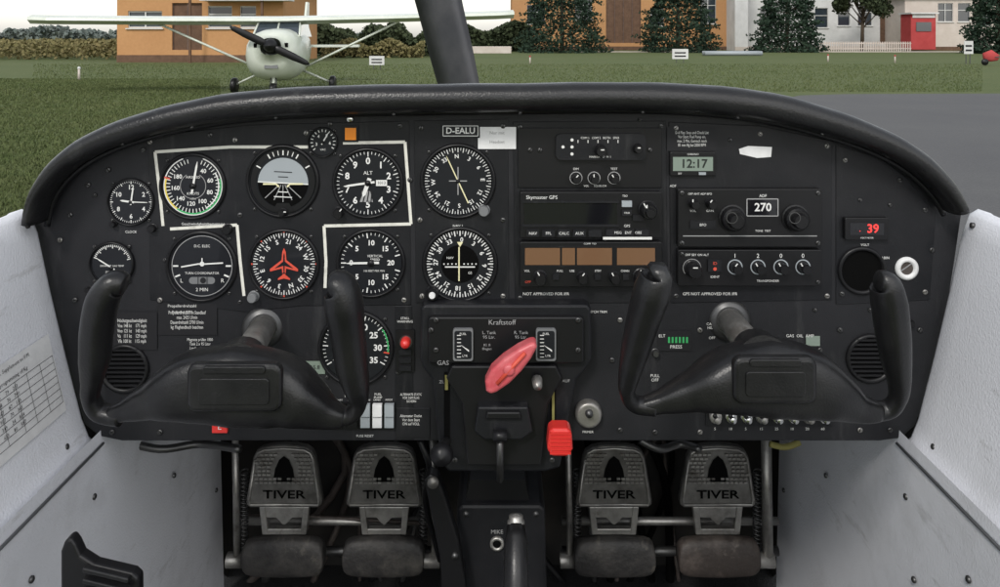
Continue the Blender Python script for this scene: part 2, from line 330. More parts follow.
# tach
cx,cy,r=356,348,35; e,f=gauge('tachometer',cx,cy,r)
for k in range(36): f.tick(cx,cy,r*(.80 if k%5==0 else .87),r*.95,-120+k*6.86,1.1 if k%5==0 else .6,FO,M_white)
nums(e,cx,cy,r*.62,['5','10','15','20','25','30','35'],-85,35,6,bold=.03)
f.arc(cx,cy,r*.90,r*.94,55,98,FO+.0002,M_green); f.tick(cx,cy,r*.80,r*.96,99,1.4,FO+.0004,M_redp)
text('RPM\nX100',cx,cy-8,2.8,None,FO,e); f.flat(cx-11,cy+9,cx+11,cy+16,FO,M_white); text('3471 6',cx,cy+12.5,4.4,M_ink,FO+.0002,e); needle(f,cx,cy,-118,r*.75,2.2,5,M_white,.0034); cap(f,cx,cy,3.2); f.obj('dial',e)

# panel labels and small fittings
mb=MB()
mb.rect(441,124,480,138,0,.002,M_plate); mb.line([(443,126),(478,126),(478,136),(443,136),(443,126)],.7,.0022,M_white)
text('D-EALU',460.5,131,6,None,.0024,panel,bold=.02)
mb.flat(478,127,516,149,.0018,M_paper)
for i,t in enumerate(['Nur mit','Headset']): text(t,497,133+i*9,3.2,M_grey,.0021,panel)
mb.rect(345,128,356,140,.003,.0045,M_org); mb.rect(343,126,358,142,0,.0035,M_bez); mb.lathe(W(350,119,.001),[(3.6*S,0),(3.6*S,.002),(2.4*S,.003),(.00001,.003)],M_chr,16)
mb.poly([(739,149),(748,146),(772,147),(771,157),(757,158),(740,154)],.0022,M_paper)
mb.flat(667,127,717,151,.0020,M_ink)
text('D-6 Flap: Stop und Check List\nVor Start: Fuel Pump ein,\nmax. 2 Min, Gemisch reich\n81 mm Hg bei 2000 RPM',692,139,2.9,M_white,.0024,panel,sx=.66)
for t,x,y,h in[('Geschwindigkeitsbegrenzung',203,224,2.6),('Propellerdrehzahl',182,306,2.8),('Propeller RPM',182,312,2.4),('CLOCK',131,232,2.4),('NAV 1',458,226,2.6),('NAV 2',460,305,2.2),
  ('NOT APPROVED FOR IFR',546,294,2.9),('GPS NOT APPROVED FOR IFR',710,294,2.9),('ADF',673,186,2.4),('COMM',528,141,3),('PITCH TRIM',598,312,2.4),('DIM',655,312,2.4),('VOLT',865,245,2.4),('CABIN\nHEAT',712,326,2.6),('OFF',712,338,2.6),('DEFROST',652,320,2.4),
  ('STALL\nWARNING',405,320,2.3),('FUEL\nPUMP',378,396,2.3),('LIGHTS',350,396,2.3),('STATIC',296,395,2.2),('CABIN',884,258,2.6),('PRIMER',588,432,2.4),('FLAP',430,318,2.2)]:
    text(t,x,y,h,None,.0024,panel)
mb.flat(158,304,217,335,.0014,M_ink); mb.flat(108,312,157,350,.0014,M_ink)
text('Propellerdrehzahl im Standlauf\nmax. 2425 U/min\nDauerdrehzahl 2700 U/min\nkg: Flughandbuch beachten',187,320,3.4,M_white,.0018,panel,sx=.62)
text('Höchstgeschwindigkeit\nVne 148 kt    171 mph\nVno 121 kt    140 mph\nVa   111 kt    129 mph\nVfe 100 kt    115 mph',132,331,3.6,M_white,.0018,panel,sx=.62)
text('Magnete prüfen 1800\nTank 2 x 95 Liter\nLanding: 55 KIAS',200,344,3,M_white,.0018,panel,sx=.7)
text('Alternator Outlet\nVor dem Start\nON auf VOLL',411,420,2.8,M_white,.0022,panel,sx=.75)
text('ALTERNATE STATIC\nVOR DEM FLUG\n SICHERN',411,398,2.4,M_white,.0022,panel,sx=.7)
text('PULL\nOFF',655,378,3,None,.0022,panel)
mb.flat(657,331,692,351,.0016,M_ink); text('ELT',662,336,3,M_white,.0019,panel); text('PRESS',676,347,3.4,M_white,.0019,panel); 
for k in range(6): mb.flat(668+k*3.6,337,670+k*3.6,343,.002,M_green)
text('GAS  OIL  AMP',800,336,3,None,.002,panel); text('CIRCUIT BREAKERS',770,405,2.8,None,.002,panel)
mb.flat(806,336,820,346,.0016,M_lcd)
mb.flat(306,361,325,374,.0016,M_lcd); text('15.8',315,367.5,4,M_ink,.002,panel)
mb.rect(396,330,414,372,0,.0035,M_bez)
for k,y in enumerate((350,358,366)): mb.rect(399,y,411,y+5,.0035,.006,M_plate)
mb.lathe(W(406,341,.003),[(5*S,0),(5*S,.008),(3.6*S,.012),(.00001,.013)],M_red,16)
mb.lathe(W(406,341,.001),[(6.6*S,0),(6.6*S,.003)],M_dmet,18)
for i,(x,m) in enumerate([(340,M_bez),(352,M_bez),(365,M_gyro),(377,M_paper),(389,M_gyro)]):
    mb.rect(x-6,403,x+6,430,0,.003,M_bez); mb.prism([(x-4.6,405),(x+4.6,405),(x+4.6,417),(x-4.6,417)],.003,.008,m); mb.prism([(x-4.6,417.5),(x+4.6,417.5),(x+4.6,428),(x-4.6,428)],.003,.0055,m)
    text(['NAV','STROBE','BEACON','LAND','PITOT'][i],x,400,1.8,None,.002,panel)
text('FUSE RESET',365,436,2.4,None,.002,panel)
mb.rect(212,416,227,433,0,.004,M_red); text('E',219.5,427,6,M_white,.0045,panel)
for (x,y,r) in((125,368,22),(870,358,22)):
    mb.lathe(W(x,y,0),[(r*1.12*S,0),(r*1.12*S,.003),(r*S,.005),(r*.92*S,.001)],M_bez,36); mb.disc(x,y,r*.95,.0012,M_hole)
    for k in range(-4,5):
        w=math.sqrt(max(0,1-(k/5)**2))*r*.92; mb.rect(x-w,y+k*r/5-1.1,x+w,y+k*r/5+1.1,.0012,.004,M_bez)
mb.lathe(W(861,270,0),[(24*S,0),(24*S,.004),(21*S,.005),(20*S,.001)],M_bez,40); mb.disc(861,270,21,.0014,M_hole)
mb.lathe(W(906,268,0),[(11.5*S,0),(11.5*S,.003),(9*S,.005),(7*S,.004),(6*S,.001)],M_paper,30); mb.disc(906,268,7.5,.002,M_brpad); mb.line([(901,271),(911,264)],1.2,.0025,M_chr)
for x,y,r,m in[(228,229,5,M_bez),(153,228,4,M_bez),(90,289,3,M_bez),(240,372,4,M_bez),(150,395,4,M_bez),(640,330,4,M_bez),(655,395,4,M_bez),(910,322,3,M_bez),(655,352,3.4,M_dmet),(640,352,3,M_bez)]:
    knob(mb,x,y,r,.007,m,line=False)
mb.lathe(W(588,412,0),[(13.5*S,0),(13.5*S,.004),(12.4*S,.009),(11*S,.010),(9.5*S,.010),(.00001,.010)],M_met,32); mb.lathe(W(589,413,.010),[(4*S,0),(3.6*S,.004),(.00001,.005)],M_dmet,18)
mb.obj('fittings_and_placards',panel)
mb=MB()
mb.rect(706,408,834,426,0,.002,M_plate)
for i in range(8):
    x=715+i*15.4
    mb.lathe(W(x,416,.002),[(6.2*S,0),(6.2*S,.004),(4.6*S,.006),(3.6*S,.005),(3.4*S,.012),(2.6*S,.013),(.00001,.013)],M_chr if i%3 else M_met,18)
    text(['5','10','5','15','25','10','20','60'][i],x,429,2.6,None,.0025,panel)
    mb.lathe(W(x,416,.013),[(2.4*S,0),(2.0*S,.002),(.00001,.002)],M_bez,12)
mb.obj('circuit_breakers',panel)

# ---------- radios
def unit(name,x0,y0,x1,y1,o=.010):
    e=empty(name,W((x0+x1)/2,(y0+y1)/2,o)); b=MB(); b.prism(rrect(x0,y0,x1,y1,1.5,2),0,o,M_bez); b.obj('faceplate',e,.0008); return e,MB(),o+.0004
e,f,o=unit('audio_panel',518,128,662,188,.004)
f.prism(rrect(556,134,646,160,5),.0,.010,M_plate)
for x,y in((563,147),(572,147),(637,147),(572,140),(572,154)): f.disc(x,y,1.6,.0106,M_white,10)
knob(f,600,150,5.5,.014,M_bez,.010); knob(f,637,148,4.5,.012,M_bez,.010)
for k in range(5):
    x=578+k*10; f.tick(x,140,0,3,180,.8,.0106,M_white)
text('COM 1   COM 2   BOTH   SPKR',600,138,2.2,None,.0108,e,sx=.9); text('MARKER   O  M  I',600,157,2,None,.0108,e)
for i,x in enumerate((576,594,614)): knob(f,x,178,4.6,.012,M_bez,.004); f.arc(x,178,5.6,6.4,0,360,.0046,M_grey)
text('DIM',576,169,2.2,None,o,e); text('TEST',614,169,2.2,None,o,e); text('VOL      SQUELCH',595,186,2,None,o,e)
for x in(540,650,530): screw(f,x,150,2.4,.0042)
f.obj('controls',e)
e,f,o=unit('gps_navigator',520,192,662,238,.012)
f.flat(524,203,617,225,o,M_screen); f.rect(522,201,619,203,.012,.014,M_plate);f.rect(522,225,619,227,.012,.014,M_plate)
text('Skymaster GPS',526,197.5,3.6,None,o,e,align='LEFT'); text('TSO',625,196,2,None,o,e)
for i,t in enumerate(['NAV','FPL','CALC','AUX','']): 
    x=533+i*15.5
    if t: text(t,x,233.5,2.8,None,.0160,e)
    f.prism(rrect(x-6.5,230,x+6.5,237,1,2),.012,.0155,M_plate)
for k,(x,y) in enumerate([(627,204),(627,213),(638,218)]): f.rect(x-5,y-3,x+5,y+3,.012,.015,M_gyro if k==0 else M_plate)
text('CRSR',627,213,1.8,None,.0156,e)
knob(f,647,209,8,.018,M_bez,.012); knob(f,647,209,5,.024,M_bez,.012)
for k in range(3): f.rect(606+k*15,229.5,619+k*15,236,.012,.0145,M_plate)
text('MSG   ENT   OBS',628,232.8,2.6,M_white,.0150,e); f.flat(603,237,652,239.6,.0136,M_white)
text('GPS',627,226,2.6,None,o,e); f.obj('controls',e)
e,f,o=unit('nav_com_radio',520,242,662,287,.012)
for a,b in((525,560),(562,575),(577,612),(617,655)): f.flat(a,248,b,265,o,M_amber)
f.line([(523,246.5),(658,246.5),(658,266.5),(523,266.5),(523,246.5)],.9,o+.0002,M_plate)
for x,r in((540,6),(582,5),(614,5),(641,8)): knob(f,x,276.5,r,.014,M_bez,.012); 
knob(f,641,276.5,4,.020,M_bez,.012)
for t,x in(('VOL',527,),('PULL',560),('USE',572),('STBY',598),('CHAN',625)): text(t,x,271,2.1,None,o,e)
text('OFF',528,282,2.4,M_redp,o,e); text('NAV',655,269,2.2,None,o,e); text('COMM  TSO',590,243.8,1.6,None,o,e)
for x in(556,598,626): f.rect(x-3,274,x+3,280,.012,.0145,M_plate)
f.obj('controls',e)
e,f,o=unit('digital_clock',670,152,716,176,.006)
f.flat(673,157,713,171,o,M_lcd); text('12:17',694,164,8.5,M_lcdk,o+.0003,e,bold=.02); text('CHRONO',693,154.4,1.8,None,o,e); text('SET',680,173.7,1.8,None,o,e); f.rect(699,172.4,706,175,.006,.008,M_gyro); f.obj('controls',e)
e,f,o=unit('adf_receiver',678,189,822,247,.012)
f.flat(748,200,777,215,o,M_screen); f.line([(747,199),(778,199),(778,216),(747,216),(747,199)],1,o+.0003,M_grey); text('270',763,207.6,8,M_white,o+.0006,e,bold=.02)
for x in(732,795): knob(f,x,218,12,.012,M_bez,.012,line=False); knob(f,x,218,8,.020,M_bez,.012,line=False); f.arc(x,218,5,5.8,0,360,.0326,M_dmet)
for x in(693,710): knob(f,x,203,4.5,.014,M_bez,.012)
text('ADF',763,196,2.8,None,o,e); text('OFF ANT ADF BFO',700,194,2,None,o,e); text('VOL',693,211,2.2,None,o,e); text('GAIN',710,211,2.2,None,o,e)
for x in(682,818): screw(f,x,193,2.4,.012); screw(f,x,243,2.4,.012)
f.line([(683,236),(817,236)],.9,o,M_grey); text('TONE  TEST',763,231,2,None,o,e); f.rect(690,221,716,229,.012,.0135,M_plate); text('BFO',703,225,2.6,None,.0142,e); f.obj('controls',e)
e,f,o=unit('transponder',678,250,822,286,.012)
for i,x in enumerate((735,758,781,803)): 
    f.arc(x,267,6.4,7.6,0,360,o,M_gyro); knob(f,x,267,5.2,.013,M_bez,.012); text('1200'[i],x,256,4.2,None,o,e)
knob(f,692,268,7.5,.016,M_bez,.012); f.arc(692,268,8.6,9.2,-130,130,o,M_grey); text('OFF SBY ON ALT',697,255,2.2,None,o,e); f.rect(708,260,722,272,.012,.0145,M_plate); text('ID',715,263.6,3,M_redp,.0152,e); f.disc(715,269,1.8,.0152,M_redp,12)
text('IDENT',715,277,2.2,None,o,e); text('TRANSPONDER',768,281,2.2,None,o,e)
screw(f,682,254,2,.012);screw(f,818,282,2,.012); f.obj('controls',e)
e,f,o=unit('digital_voltmeter',845,218,889,240,.008)
f.flat(850,223,884,235,o,M_screen); text('39',873,229,8.5,M_led,o+.0004,e,bold=.02); text('VOLT METER',867,238,1.6,None,o,e); text('.',860,229,6,M_led,o+.0004,e); f.obj('controls',e)

# ================= GLARESHIELD
gs=empty('glareshield',W(500,95,.03))
top=[(36,221),(42,196),(58,171),(85,149),(125,131),(180,116),(240,106),(320,100.5),(420,98.5),(520,97.5),(620,96.5),(700,99),(770,107),(835,124),(885,143),(918,163),(942,187),(955,209)]
rad=[7,8,9.5,11,12,13,14,14.5,14.5,14.5,14.5,14.5,14.5,13.5,12,11,9.5,7.5]
pv=[P(x,y,.875) for x,y in top]
pts=smoothpts(pv,4); rr=[]
for i in range(len(rad)-1):
    for k in range(4): rr.append(rad[i]+(rad[i+1]-rad[i])*k/4)
rr.append(rad[-1])
mb=MB(); mb.tube(pts,[(r*S*.97*(1+.02*math.sin(i*1.7)),0.024) for i,r in enumerate(rr)],M_vinyl,20,2.3,up=Vector((0,0,1)))
mb.obj('padded_roll',gs)
mb=MB()
lip=[p+Vector((0,0.012,-rr[i]*S*.9)) for i,p in enumerate(pts)]
mb.tube([Vector((p.x*.992,p.y+.002,p.z-.002)) for p in lip],0.0035,M_bez,8)
A=[p+Vector((0,0.01,rr[i]*S*.75)) for i,p in enumerate(pts)]
B=[Vector((p.x*.93,1.36,H+(p.z-H)*1.0-.11)) for p in pts]
n=len(A); mb.add(A+B,[(i,i+1,n+i+1,n+i) for i in range(n-1)],M_vinyl,True)
mb.obj('deck',gs)
mb=MB()
for i in range(6,n-6,5):
    p=pts[i]; mb.lathe(p+Vector((0,-.006,-rr[i]*S*.95)),[(.0022,0),(.0022,.002),(.00001,.003)],M_dmet,10,axis=Vector((0,-1,-.6)))
mb.obj('trim_screws',gs)

# ================= SIDE WALLS
def wall(sd):
    e=empty('cabin_side_wall',(sd*.5,.6,H-.4)); 
    up=[(.575,-.225),(.56,-.203),(.545,-.198),(.535,-.204),(.527,-.225),(.513,-.29),(.494,-.37),(.476,-.440),(.468,-.460),(.460,-.468)]
    ys=[.25,.4,.55,.7,.80,.86,.885,.893,.896]
    mb=MB(); vs=[]
    for y in ys:
        infl=0 if y<.88 else (y-.88)*.35
        for x,z in up: vs.append(Vector((sd*(x+infl),y,H+z)))
    m=len(up); mb.add(vs,[(j*m+i,j*m+i+1,(j+1)*m+i+1,(j+1)*m+i) for j in range(len(ys)-1) for i in range(m-1)],M_wall,True)
    ob=mb.obj('upper_trim',e); 
    so=ob.modifiers.new('s','SOLIDIFY'); so.thickness=.006; so.offset=-1 if sd<0 else 1
    lo=[(.456,-.455),(.453,-.49),(.455,-.62),(.452,-.75),(.448,-.93)]
    mb=MB(); vs=[]; ys=[.25,.5,.75,.9,1.0,1.15,1.3]
    for y in ys:
        q=(y-.9)*.03 if y>.9 else 0
        for x,z in lo: vs.append(Vector((sd*(x+q*.6+.006),y,H+z)))
    m=len(lo); mb.add(vs,[(j*m+i,j*m+i+1,(j+1)*m+i+1,(j+1)*m+i) for j in range(len(ys)-1) for i in range(m-1)],M_wall,True)
    mb.obj('kick_panel',e)
    mb=MB(); mb.add([Vector(v) for v in[(sd*.60,.902,H-.18),(sd*.60,.902,H-.5),(sd*.46,.902,H-.5),(sd*.475,.902,H-.40)]],[(0,1,2,3)],M_hole)
    mb.add([Vector(v) for v in[(sd*.53,.905,H-.2),(sd*.47,1.37,H-.28),(sd*.47,1.37,H-.96),(sd*.47,.905,H-.5)]],[(0,1,2,3)],M_fire)
    mb.obj('forward_skin',e)
    mb=MB()
    mb.tube([Vector((sd*.459,.25,H-.470)),Vector((sd*.459,.9,H-.470))],.0016,M_knobg,8)
    nrm=Vector((-sd,0,.15))
    for y,x,z in((.86,.4575,-.60),(.76,.4575,-.53),(.88,.459,-.52),(1.10,.4605,-.62),(1.27,.463,-.74),(1.15,.458,-.85)):
        mb.lathe((sd*x,y,H+z),[(.0034,-.001),(.0034,.001),(.002,.002),(.00001,.002)],M_dmet,12,axis=Vector((-sd,0,0)))
    for y,x,z in((.875,.531,-.212),(.85,.4735,-.448)):
        mb.lathe((sd*x,y,H+z),[(.0034,-.002),(.0034,.001),(.002,.002),(.00001,.002)],M_dmet,12,axis=nrm)
    mb.tube([Vector((sd*.572,.25,H-.214)),Vector((sd*.572,.9,H-.214))],.006,M_vinyl,8)
    mb.obj('screws_and_seal',e)
    return e
lw=wall(-1); rw=wall(1)
u=Vector((0,1,0)); upv=Vector((-.037,0,.155)).normalized(); nv=u.cross(upv)
def WL(a,b,o):
    base=Vector((-.494+.0016,.80,H-.37)); return base+u*a+upv*b+nv*o
mb=MB()
def wq(a0,b0,a1,b1,o,m): mb.add([WL(a0,b0,o),WL(a1,b0,o),WL(a1,b1,o),WL(a0,b1,o)],[(0,1,2,3)],m)
wq(-.12,-.045,.062,.042,.0015,M_paper)
for k in range(8): wq(-.118,.018-k*.0075,.059,.0185-k*.0075,.0020,M_ink)
for a in(-.088,-.06,-.035,-.008,.012,.035,.0585): wq(a,-.0345,a+.0005,.0185,.0023,M_ink)
mb.obj('loading_placard',lw)
def wtext(t,a,b,h,sx=1):
    c=bpy.data.curves.new('placard_lettering','FONT'); c.body=t; c.size=h; c.align_x='LEFT'; c.resolution_u=1; c.materials.append(M_ink)
    ob=bpy.data.objects.new('placard_lettering',c); M=Matrix((( u.x*sx,upv.x,nv.x,0),(u.y*sx,upv.y,nv.y,0),(u.z*sx,upv.z,nv.z,0),(0,0,0,1))); M.translation=WL(a,b,.0026)
    ob.matrix_world=M; sc.collection.objects.link(ob); ob.parent=lw; ob.matrix_parent_inverse=Matrix.Translation(-lw.location)
wtext('Be loaded out of W.& C.G. Supplement to F.M.',-.088,.033,.0058)
wtext('Example for programming of Kg',-.06,.022,.0058)
random.seed(3)
for k in range(6): wtext(f'{random.randint(40,99)}      {random.randint(100,999)}     {random.randint(10,99)}    {random.randint(100,999)}',-.055,.012-k*.0075,.0055)

# footwell
cf=empty('cabin_floor',(0,.9,H-.93)); mb=MB(); mb.box((0,.85,H-.94),(.96,1.1,.02),M_carpet); mb.obj('floor_carpet',cf)
fw=empty('firewall',(0,1.37,H-.6)); mb=MB(); mb.box((0,1.375,H-.62),(1.0,.01,.66),M_fire)
random.seed(5)
for k in range(18):
    x=random.uniform(-.42,.42); mb.tube(smoothpts([(x,1.34,H-.45),(x+random.uniform(-.05,.05),1.33,H-.6),(x+random.uniform(-.1,.1),1.34,H-.75),(x+random.uniform(-.1,.1),1.33,H-.95)],5),random.uniform(.003,.008),random.choice([M_hole,M_dmet,M_brpad,M_bez]),8)
mb.box((-.25,1.34,H-.60),(.2,.05,.08),M_dmet); mb.box((.28,1.34,H-.62),(.22,.05,.07),M_fire); mb.obj('bulkhead',fw)

# ================= PEDALS
def pedal(cx,brown=False):
    d=1.18; e=empty('rudder_pedal',P(cx,510,d)); k=d/F
    def Q(x,y,dd=0): return P(cx+x,y,d-dd)
    pl=MB(); sh=[(-31,458),(-28,452),(-22,448),(-12,446),(0,445.5),(12,446),(22,448),(28,452),(31,458),(38,500),(38,505),(34,508),(-34,508),(-38,505),(-38,500)]
    pl.extr([Q(x,y) for x,y in sh],.014,M_mplate); pl.obj('foot_plate',e,.003,seg=3)
    dt=MB()
    rim=[(-29,459),(-26,453),(-20,450),(0,448.5),(20,450),(26,453),(29,459),(35,500),(34,505),(-34,505),(-35,500),(-29,459)]
    dt.tube([Q(x,y,.001) for x,y in rim],.0022,M_met,6)
    dt.add([Q(x,y,.0014) for x,y in[(0,456),(5,460),(9,469),(10.5,478),(7,482),(-7,482),(-10.5,478),(-9,469),(-5,460)]],[tuple(range(9))],M_hole)
    for j,y in enumerate(range(455,487,4)):
        w0=[7,10,12,14,14,14,3,3][j]; w1=26+(y-450)*.17
        for sgn in(-1,1):
            xx=w0
            while xx<w1-2:
                x0_,x1_=sgn*xx,sgn*(xx+3.2)
                dt.extr([Q(min(x0_,x1_),y-.9,.0032),Q(max(x0_,x1_),y-.9,.0032),Q(max(x0_,x1_),y+.9,.0032),Q(min(x0_,x1_),y+.9,.0032)],.0032,M_met); xx+=4.6
    dt.obj('tread',e)
    t=text('TIVER',cx,495,8,M_hole,0,e,d=d-.0014,sx=1.45,bold=.02)
    fr=MB()
    for sgn in(-1,1):
        fr.extr([Q(sgn*22-3,507,-.002),Q(sgn*22+3,507,-.002),Q(sgn*19+3,535,-.002),Q(sgn*19-3,535,-.002)],.012,M_met)
    fr.extr([Q(-22,507,-.004),Q(22,507,-.004),Q(21,518,-.004),Q(8,518,-.004),(Q(0,526,-.004)),Q(-8,518,-.004),Q(-21,518,-.004)],.010,M_met)
    fr.extr([Q(-22,529,-.003),Q(22,529,-.003),Q(22,535,-.003),Q(-22,535,-.003)],.010,M_met)
    fr.obj('frame',e,.0012)
    pd=MB(); xs=[-40,-39,-36,-30,-15,0,15,30,36,39,40]; rs=[9,13,16.5,18.5,19.5,20,19.5,18.5,16.5,13,9]
    pd.tube([Q(x,556,.0) for x in xs],[(r*k,.014) for r in rs],M_brpad if brown else M_pedpad,24,2.8,up=Vector((0,0,1))); pd.obj('rubber_pad',e)
for cx,b in((284,0),(384,0),(614,0),(718,1)): pedal(cx,b)
e=empty('rudder_pedal_linkage',P(500,520,1.22)); mb=MB()
for a,b,y in((240,432,521),(562,778,521)):
    mb.tube([P(a,y,1.21),P(b,y,1.21)],.006,M_met,12)
    mb.tube([P(a,y+30,1.23),P(b,y+30,1.23)],.007,M_dmet,12)
for x,r in((235,.005),(432,.004),(568,.005),(766,.008)):
    mb.tube([P(x,430,1.19),P(x+2,560,1.19)],r,M_met,12)
    sp=[];
    for k in range(160): 
        t=k/160; a=t*2*math.pi*20; c=P(x+(9 if x<300 or x==568 else -9),470+t*80,1.2); sp.append(c+Vector((math.cos(a)*.006,math.sin(a)*.006,0)))
    mb.tube(sp,.0012,M_dmet,5)
    mb.lathe(P(x,560,1.19),[(.011,-.012),(.011,.012),(.00001,.012)],M_met,14,axis=Vector((1,0,0)))
mb.tube([P(240,516,1.22),P(330,518,1.21),P(420,523,1.20)],.003,M_brpad,8)
mb.obj('rods_and_springs',e)

# ================= YOKES
def yoke(L,Rr,hub,hr,pad,col,side):
    d=.735; e=empty('control_yoke',P(pad[0]/2+pad[2]/2,385,d))
    k=d/F
    for nm,G in(('left_horn',L),('right_horn',Rr)):
        mb=MB(); pp=smoothpts([P(x,y,d-dz) for x,y,r,dz in G],5); ra=[]
        for i in range(len(G)-1):
            for j in range(5): ra.append((G[i][2]+(G[i+1][2]-G[i][2])*j/5)*k)
        ra.append(G[-1][2]*k)
        mb.tube(pp,[(r,r*1.15) for r in ra],M_rub,20,2.3,up=Vector((1,0,0)))
        mb.obj(nm,e)
    mb=MB(); pp=smoothpts([P(x,y,d) for x,y in hub],5); ra=[]
    for i in range(len(hub)-1):
        for j in range(5): ra.append(hr[i]+(hr[i+1]-hr[i])*j/5)
    ra.append(hr[-1])
    mb.tube(pp,[(r*k,min(.026,r*k*1.1)) for r in ra],M_rub,24,3.0,up=Vector((0,0,1))); mb.obj('hub',e)
    x0,y0,x1,y1=pad; mb=MB()
    pr=[P(x,y,d-.031) for x,y in rrect(x0,y0,x1,y1,9)]; mb.extr(pr,.012,M_rub); mb.obj('hub_pad',e,.004,seg=3)
    mb=MB()
    pr=[P(x,y,d-.033) for x,y in rrect(x0+16,y0+2,x1-16,y0+9,3)]; mb.extr(pr,.006,M_rub)
    pr=[P(x,y,d-.0325) for x,y in rrect(x0+12,y0+14,x1-12,y1-8,4)]; mb.extr(pr,.006,M_rub)
    for x,y in((x0-14,y1-6),(x1+14,y1-2)): mb.lathe(P(x,y,d-.022),[(3*k,-.01),(3*k,0.002),(2*k,.003),(.00001,.003)],M_dmet,12)
    mb.obj('hub_emblem_plate',e,.001)
    mb=MB(); (ax,ay),(bx,by)=col
    a=W(ax,ay,-.02); b=P(bx,by,d+.015)
    mb.tube([a,b],.0145,M_met,20); dr=(b-a).normalized()
    mb.lathe(a+dr*.018,[(.024,0),(.024,.004),(.020,.007),(.0165,.009)],M_dmet,28,axis=dr)
    mb.lathe(b-dr*.03,[(.017,0),(.021,.004),(.024,.015),(.026,.05)],M_rub,24,axis=dr)
    mb.obj('column',e)
yoke([(125,285,9,.03),(114,284,13,.03),(103,300,15,.028),(97,330,14.5,.022),(95,360,13.5,.015),(92,382,9.5,.01),(91,398,8,.005),(100,412,8.5,0),(122,416,9,0)],
     [(331,286,11,.03),(340,287,15,.03),(344,305,18,.028),(348,335,16,.022),(352,365,15,.015),(357,388,12,.01),(359,403,8,.005),(350,415,8,0),(328,417,9,0)],
     [(108,416),(125,410),(150,400),(190,386),(235,384),(280,390),(305,401),(328,413),(345,418)],[7,10,17,33,39,34,24,14,8],(186,365,281,413),((266,323),(240,366)),-1)
yoke([(653,276,9,.03),(657,275,14,.03),(652,292,17,.028),(643,320,15,.022),(635,350,13,.015),(629,375,10,.01),(627,392,7.5,.005),(635,404,8,0),(655,406,9,0)],
     [(878,281,9,.03),(885,284,13,.03),(889,302,15,.028),(893,335,14.5,.022),(896,362,12.5,.015),(899,383,9.5,.01),(897,400,7.5,.005),(886,410,8,0),(862,411,9,0)],
     [(640,407),(660,402),(690,392),(730,380),(770,377),(808,383),(835,394),(858,407),(880,412)],[7,10,17,31,38,34,24,14,8],(734,358,818,405),((726,316),(760,358)),1)

# ================= THROTTLE QUADRANT
q=empty('throttle_quadrant',W(505,380,.03))
mb=MB(); mb.prism([(421,309),(424,305),(587,305),(591,309),(592,360),(584,372),(576,380),(572,400),(560,468),(545,472),(448,472),(440,460),(434,400),(432,380),(424,370),(420,360)],-.005,.022,M_plate); mb.obj('housing',q,.003,seg=3)
mb=MB(); mb.prism(rrect(428,317,584,364,4),.02,.030,M_bez); 
mb.prism([(452,366),(556,366),(562,378),(548,405),(541,466),(467,466),(462,405),(446,378)],.02,.034,M_bez)
mb.prism([(478,407),(528,407),(533,432),(522,440),(484,440),(474,432)],.03,.046,M_plate)
mb.prism([(487,412),(520,412),(522,420),(485,420)],.04,.051,M_bez)
mb.obj('cover_plates',q,.002,seg=2)
mb=MB()
for x in(463,546):
    mb.prism(rrect(x-10,329,x+10,361,2,2),.03,.034,M_knobg); mb.poly(rrect(x-8.6,331,x+8.6,359,2,2),.0345,M_face)
    for k in range(7): mb.flat(x-6,335+k*3.6,x-2,335.8+k*3.6,.0352,M_white)
    mb.poly([(x+6,352),(x-3,344.5),(x+6,350)],.0355,M_white); 
    text('FUEL',x,334,2.2,None,.0353,q); text('LTR',x+2,356,2.2,None,.0353,q)
text('Kraftstoff',502,322.5,5,M_grey,.0308,q); text('L. Tank\n95 Ltr.',489,335,3.2,M_grey,.0308,q); text('R. Tank\n95 Ltr.',521,335,3.2,M_grey,.0308,q); text('Kl. II\nfliegen',487,347,2.6,M_grey,.0308,q)
text('GAS',443,363,4.5,M_grey,.0308,q,rot=0); text('AUF',566,381,3,M_grey,.0225,q); text('ZU',442,382,3,M_grey,.0225,q)
for x in(447,553): mb.flat(x-3,372,x+3,450,.0228,M_hole)
mb.flat(445,375,448,390,.0232,M_foam); mb.flat(552,378,554.5,425,.0232,M_foam)
for x,y in((436,320),(578,320),(436,350),(578,350),(431,330),(455,460),(552,460),(470,375),(540,375)): screw(mb,x,y,2.6,.031)
mb.tube([W(447,440,.02),W(440,452,.05),W(438,458,.06)],.005,M_dmet,10); mb.lathe(W(442,452,.05),[(.011,0),(.013,.006),(.009,.014),(.00001,.016)],M_bez,16)
mb.obj('gauges_and_slots',q)
mb=MB(); d=D-.075
L1=[(486,392),(485,383),(491,371),(503,360),(518,350),(530,344),(537,343),(537,349),(531,360),(521,373),(509,385),(497,393),(490,396)]
mb.extr([P(x,y,d) for x,y in L1],.022,M_pink); mb.obj('red_handle',q,.005,seg=4)
mb=MB(); mb.lathe(P(512,366,d+.022),[(.012,0),(.012,-.0001),(.011,-.03)],M_bez,20); mb.tube([P(497,384,d-.001),P(525,353,d-.001)],.0022,M_redp,8); mb.lathe(P(509,370,d),[(.006,-.001),(.006,.002),(.004,.003),(.00001,.003)],M_pink,16)
mb.lathe(P(537,380,.86),[(.006,0),(.005,.015),(.00001,.017)],M_met,18)
mb.tube([W(560,432,.02),W(561,440,.05)],.004,M_dmet,10)
mb.obj('handle_details',q)
mb=MB()
mb.extr([P(x,y,.835) for x,y in[(549,432),(553,429),(568,429),(572,433),(573,450),(568,457),(552,457),(547,450)]],.022,M_red); mb.obj('red_knob',q,.003,seg=3)
mb=MB(); 
for y in range(433,455,4): mb.extr([P(550,y,.833),P(571,y,.833),P(571,y+1.6,.833),P(550,y+1.6,.833)],.003,M_red)
mb.obj('red_knob_ribs',q)
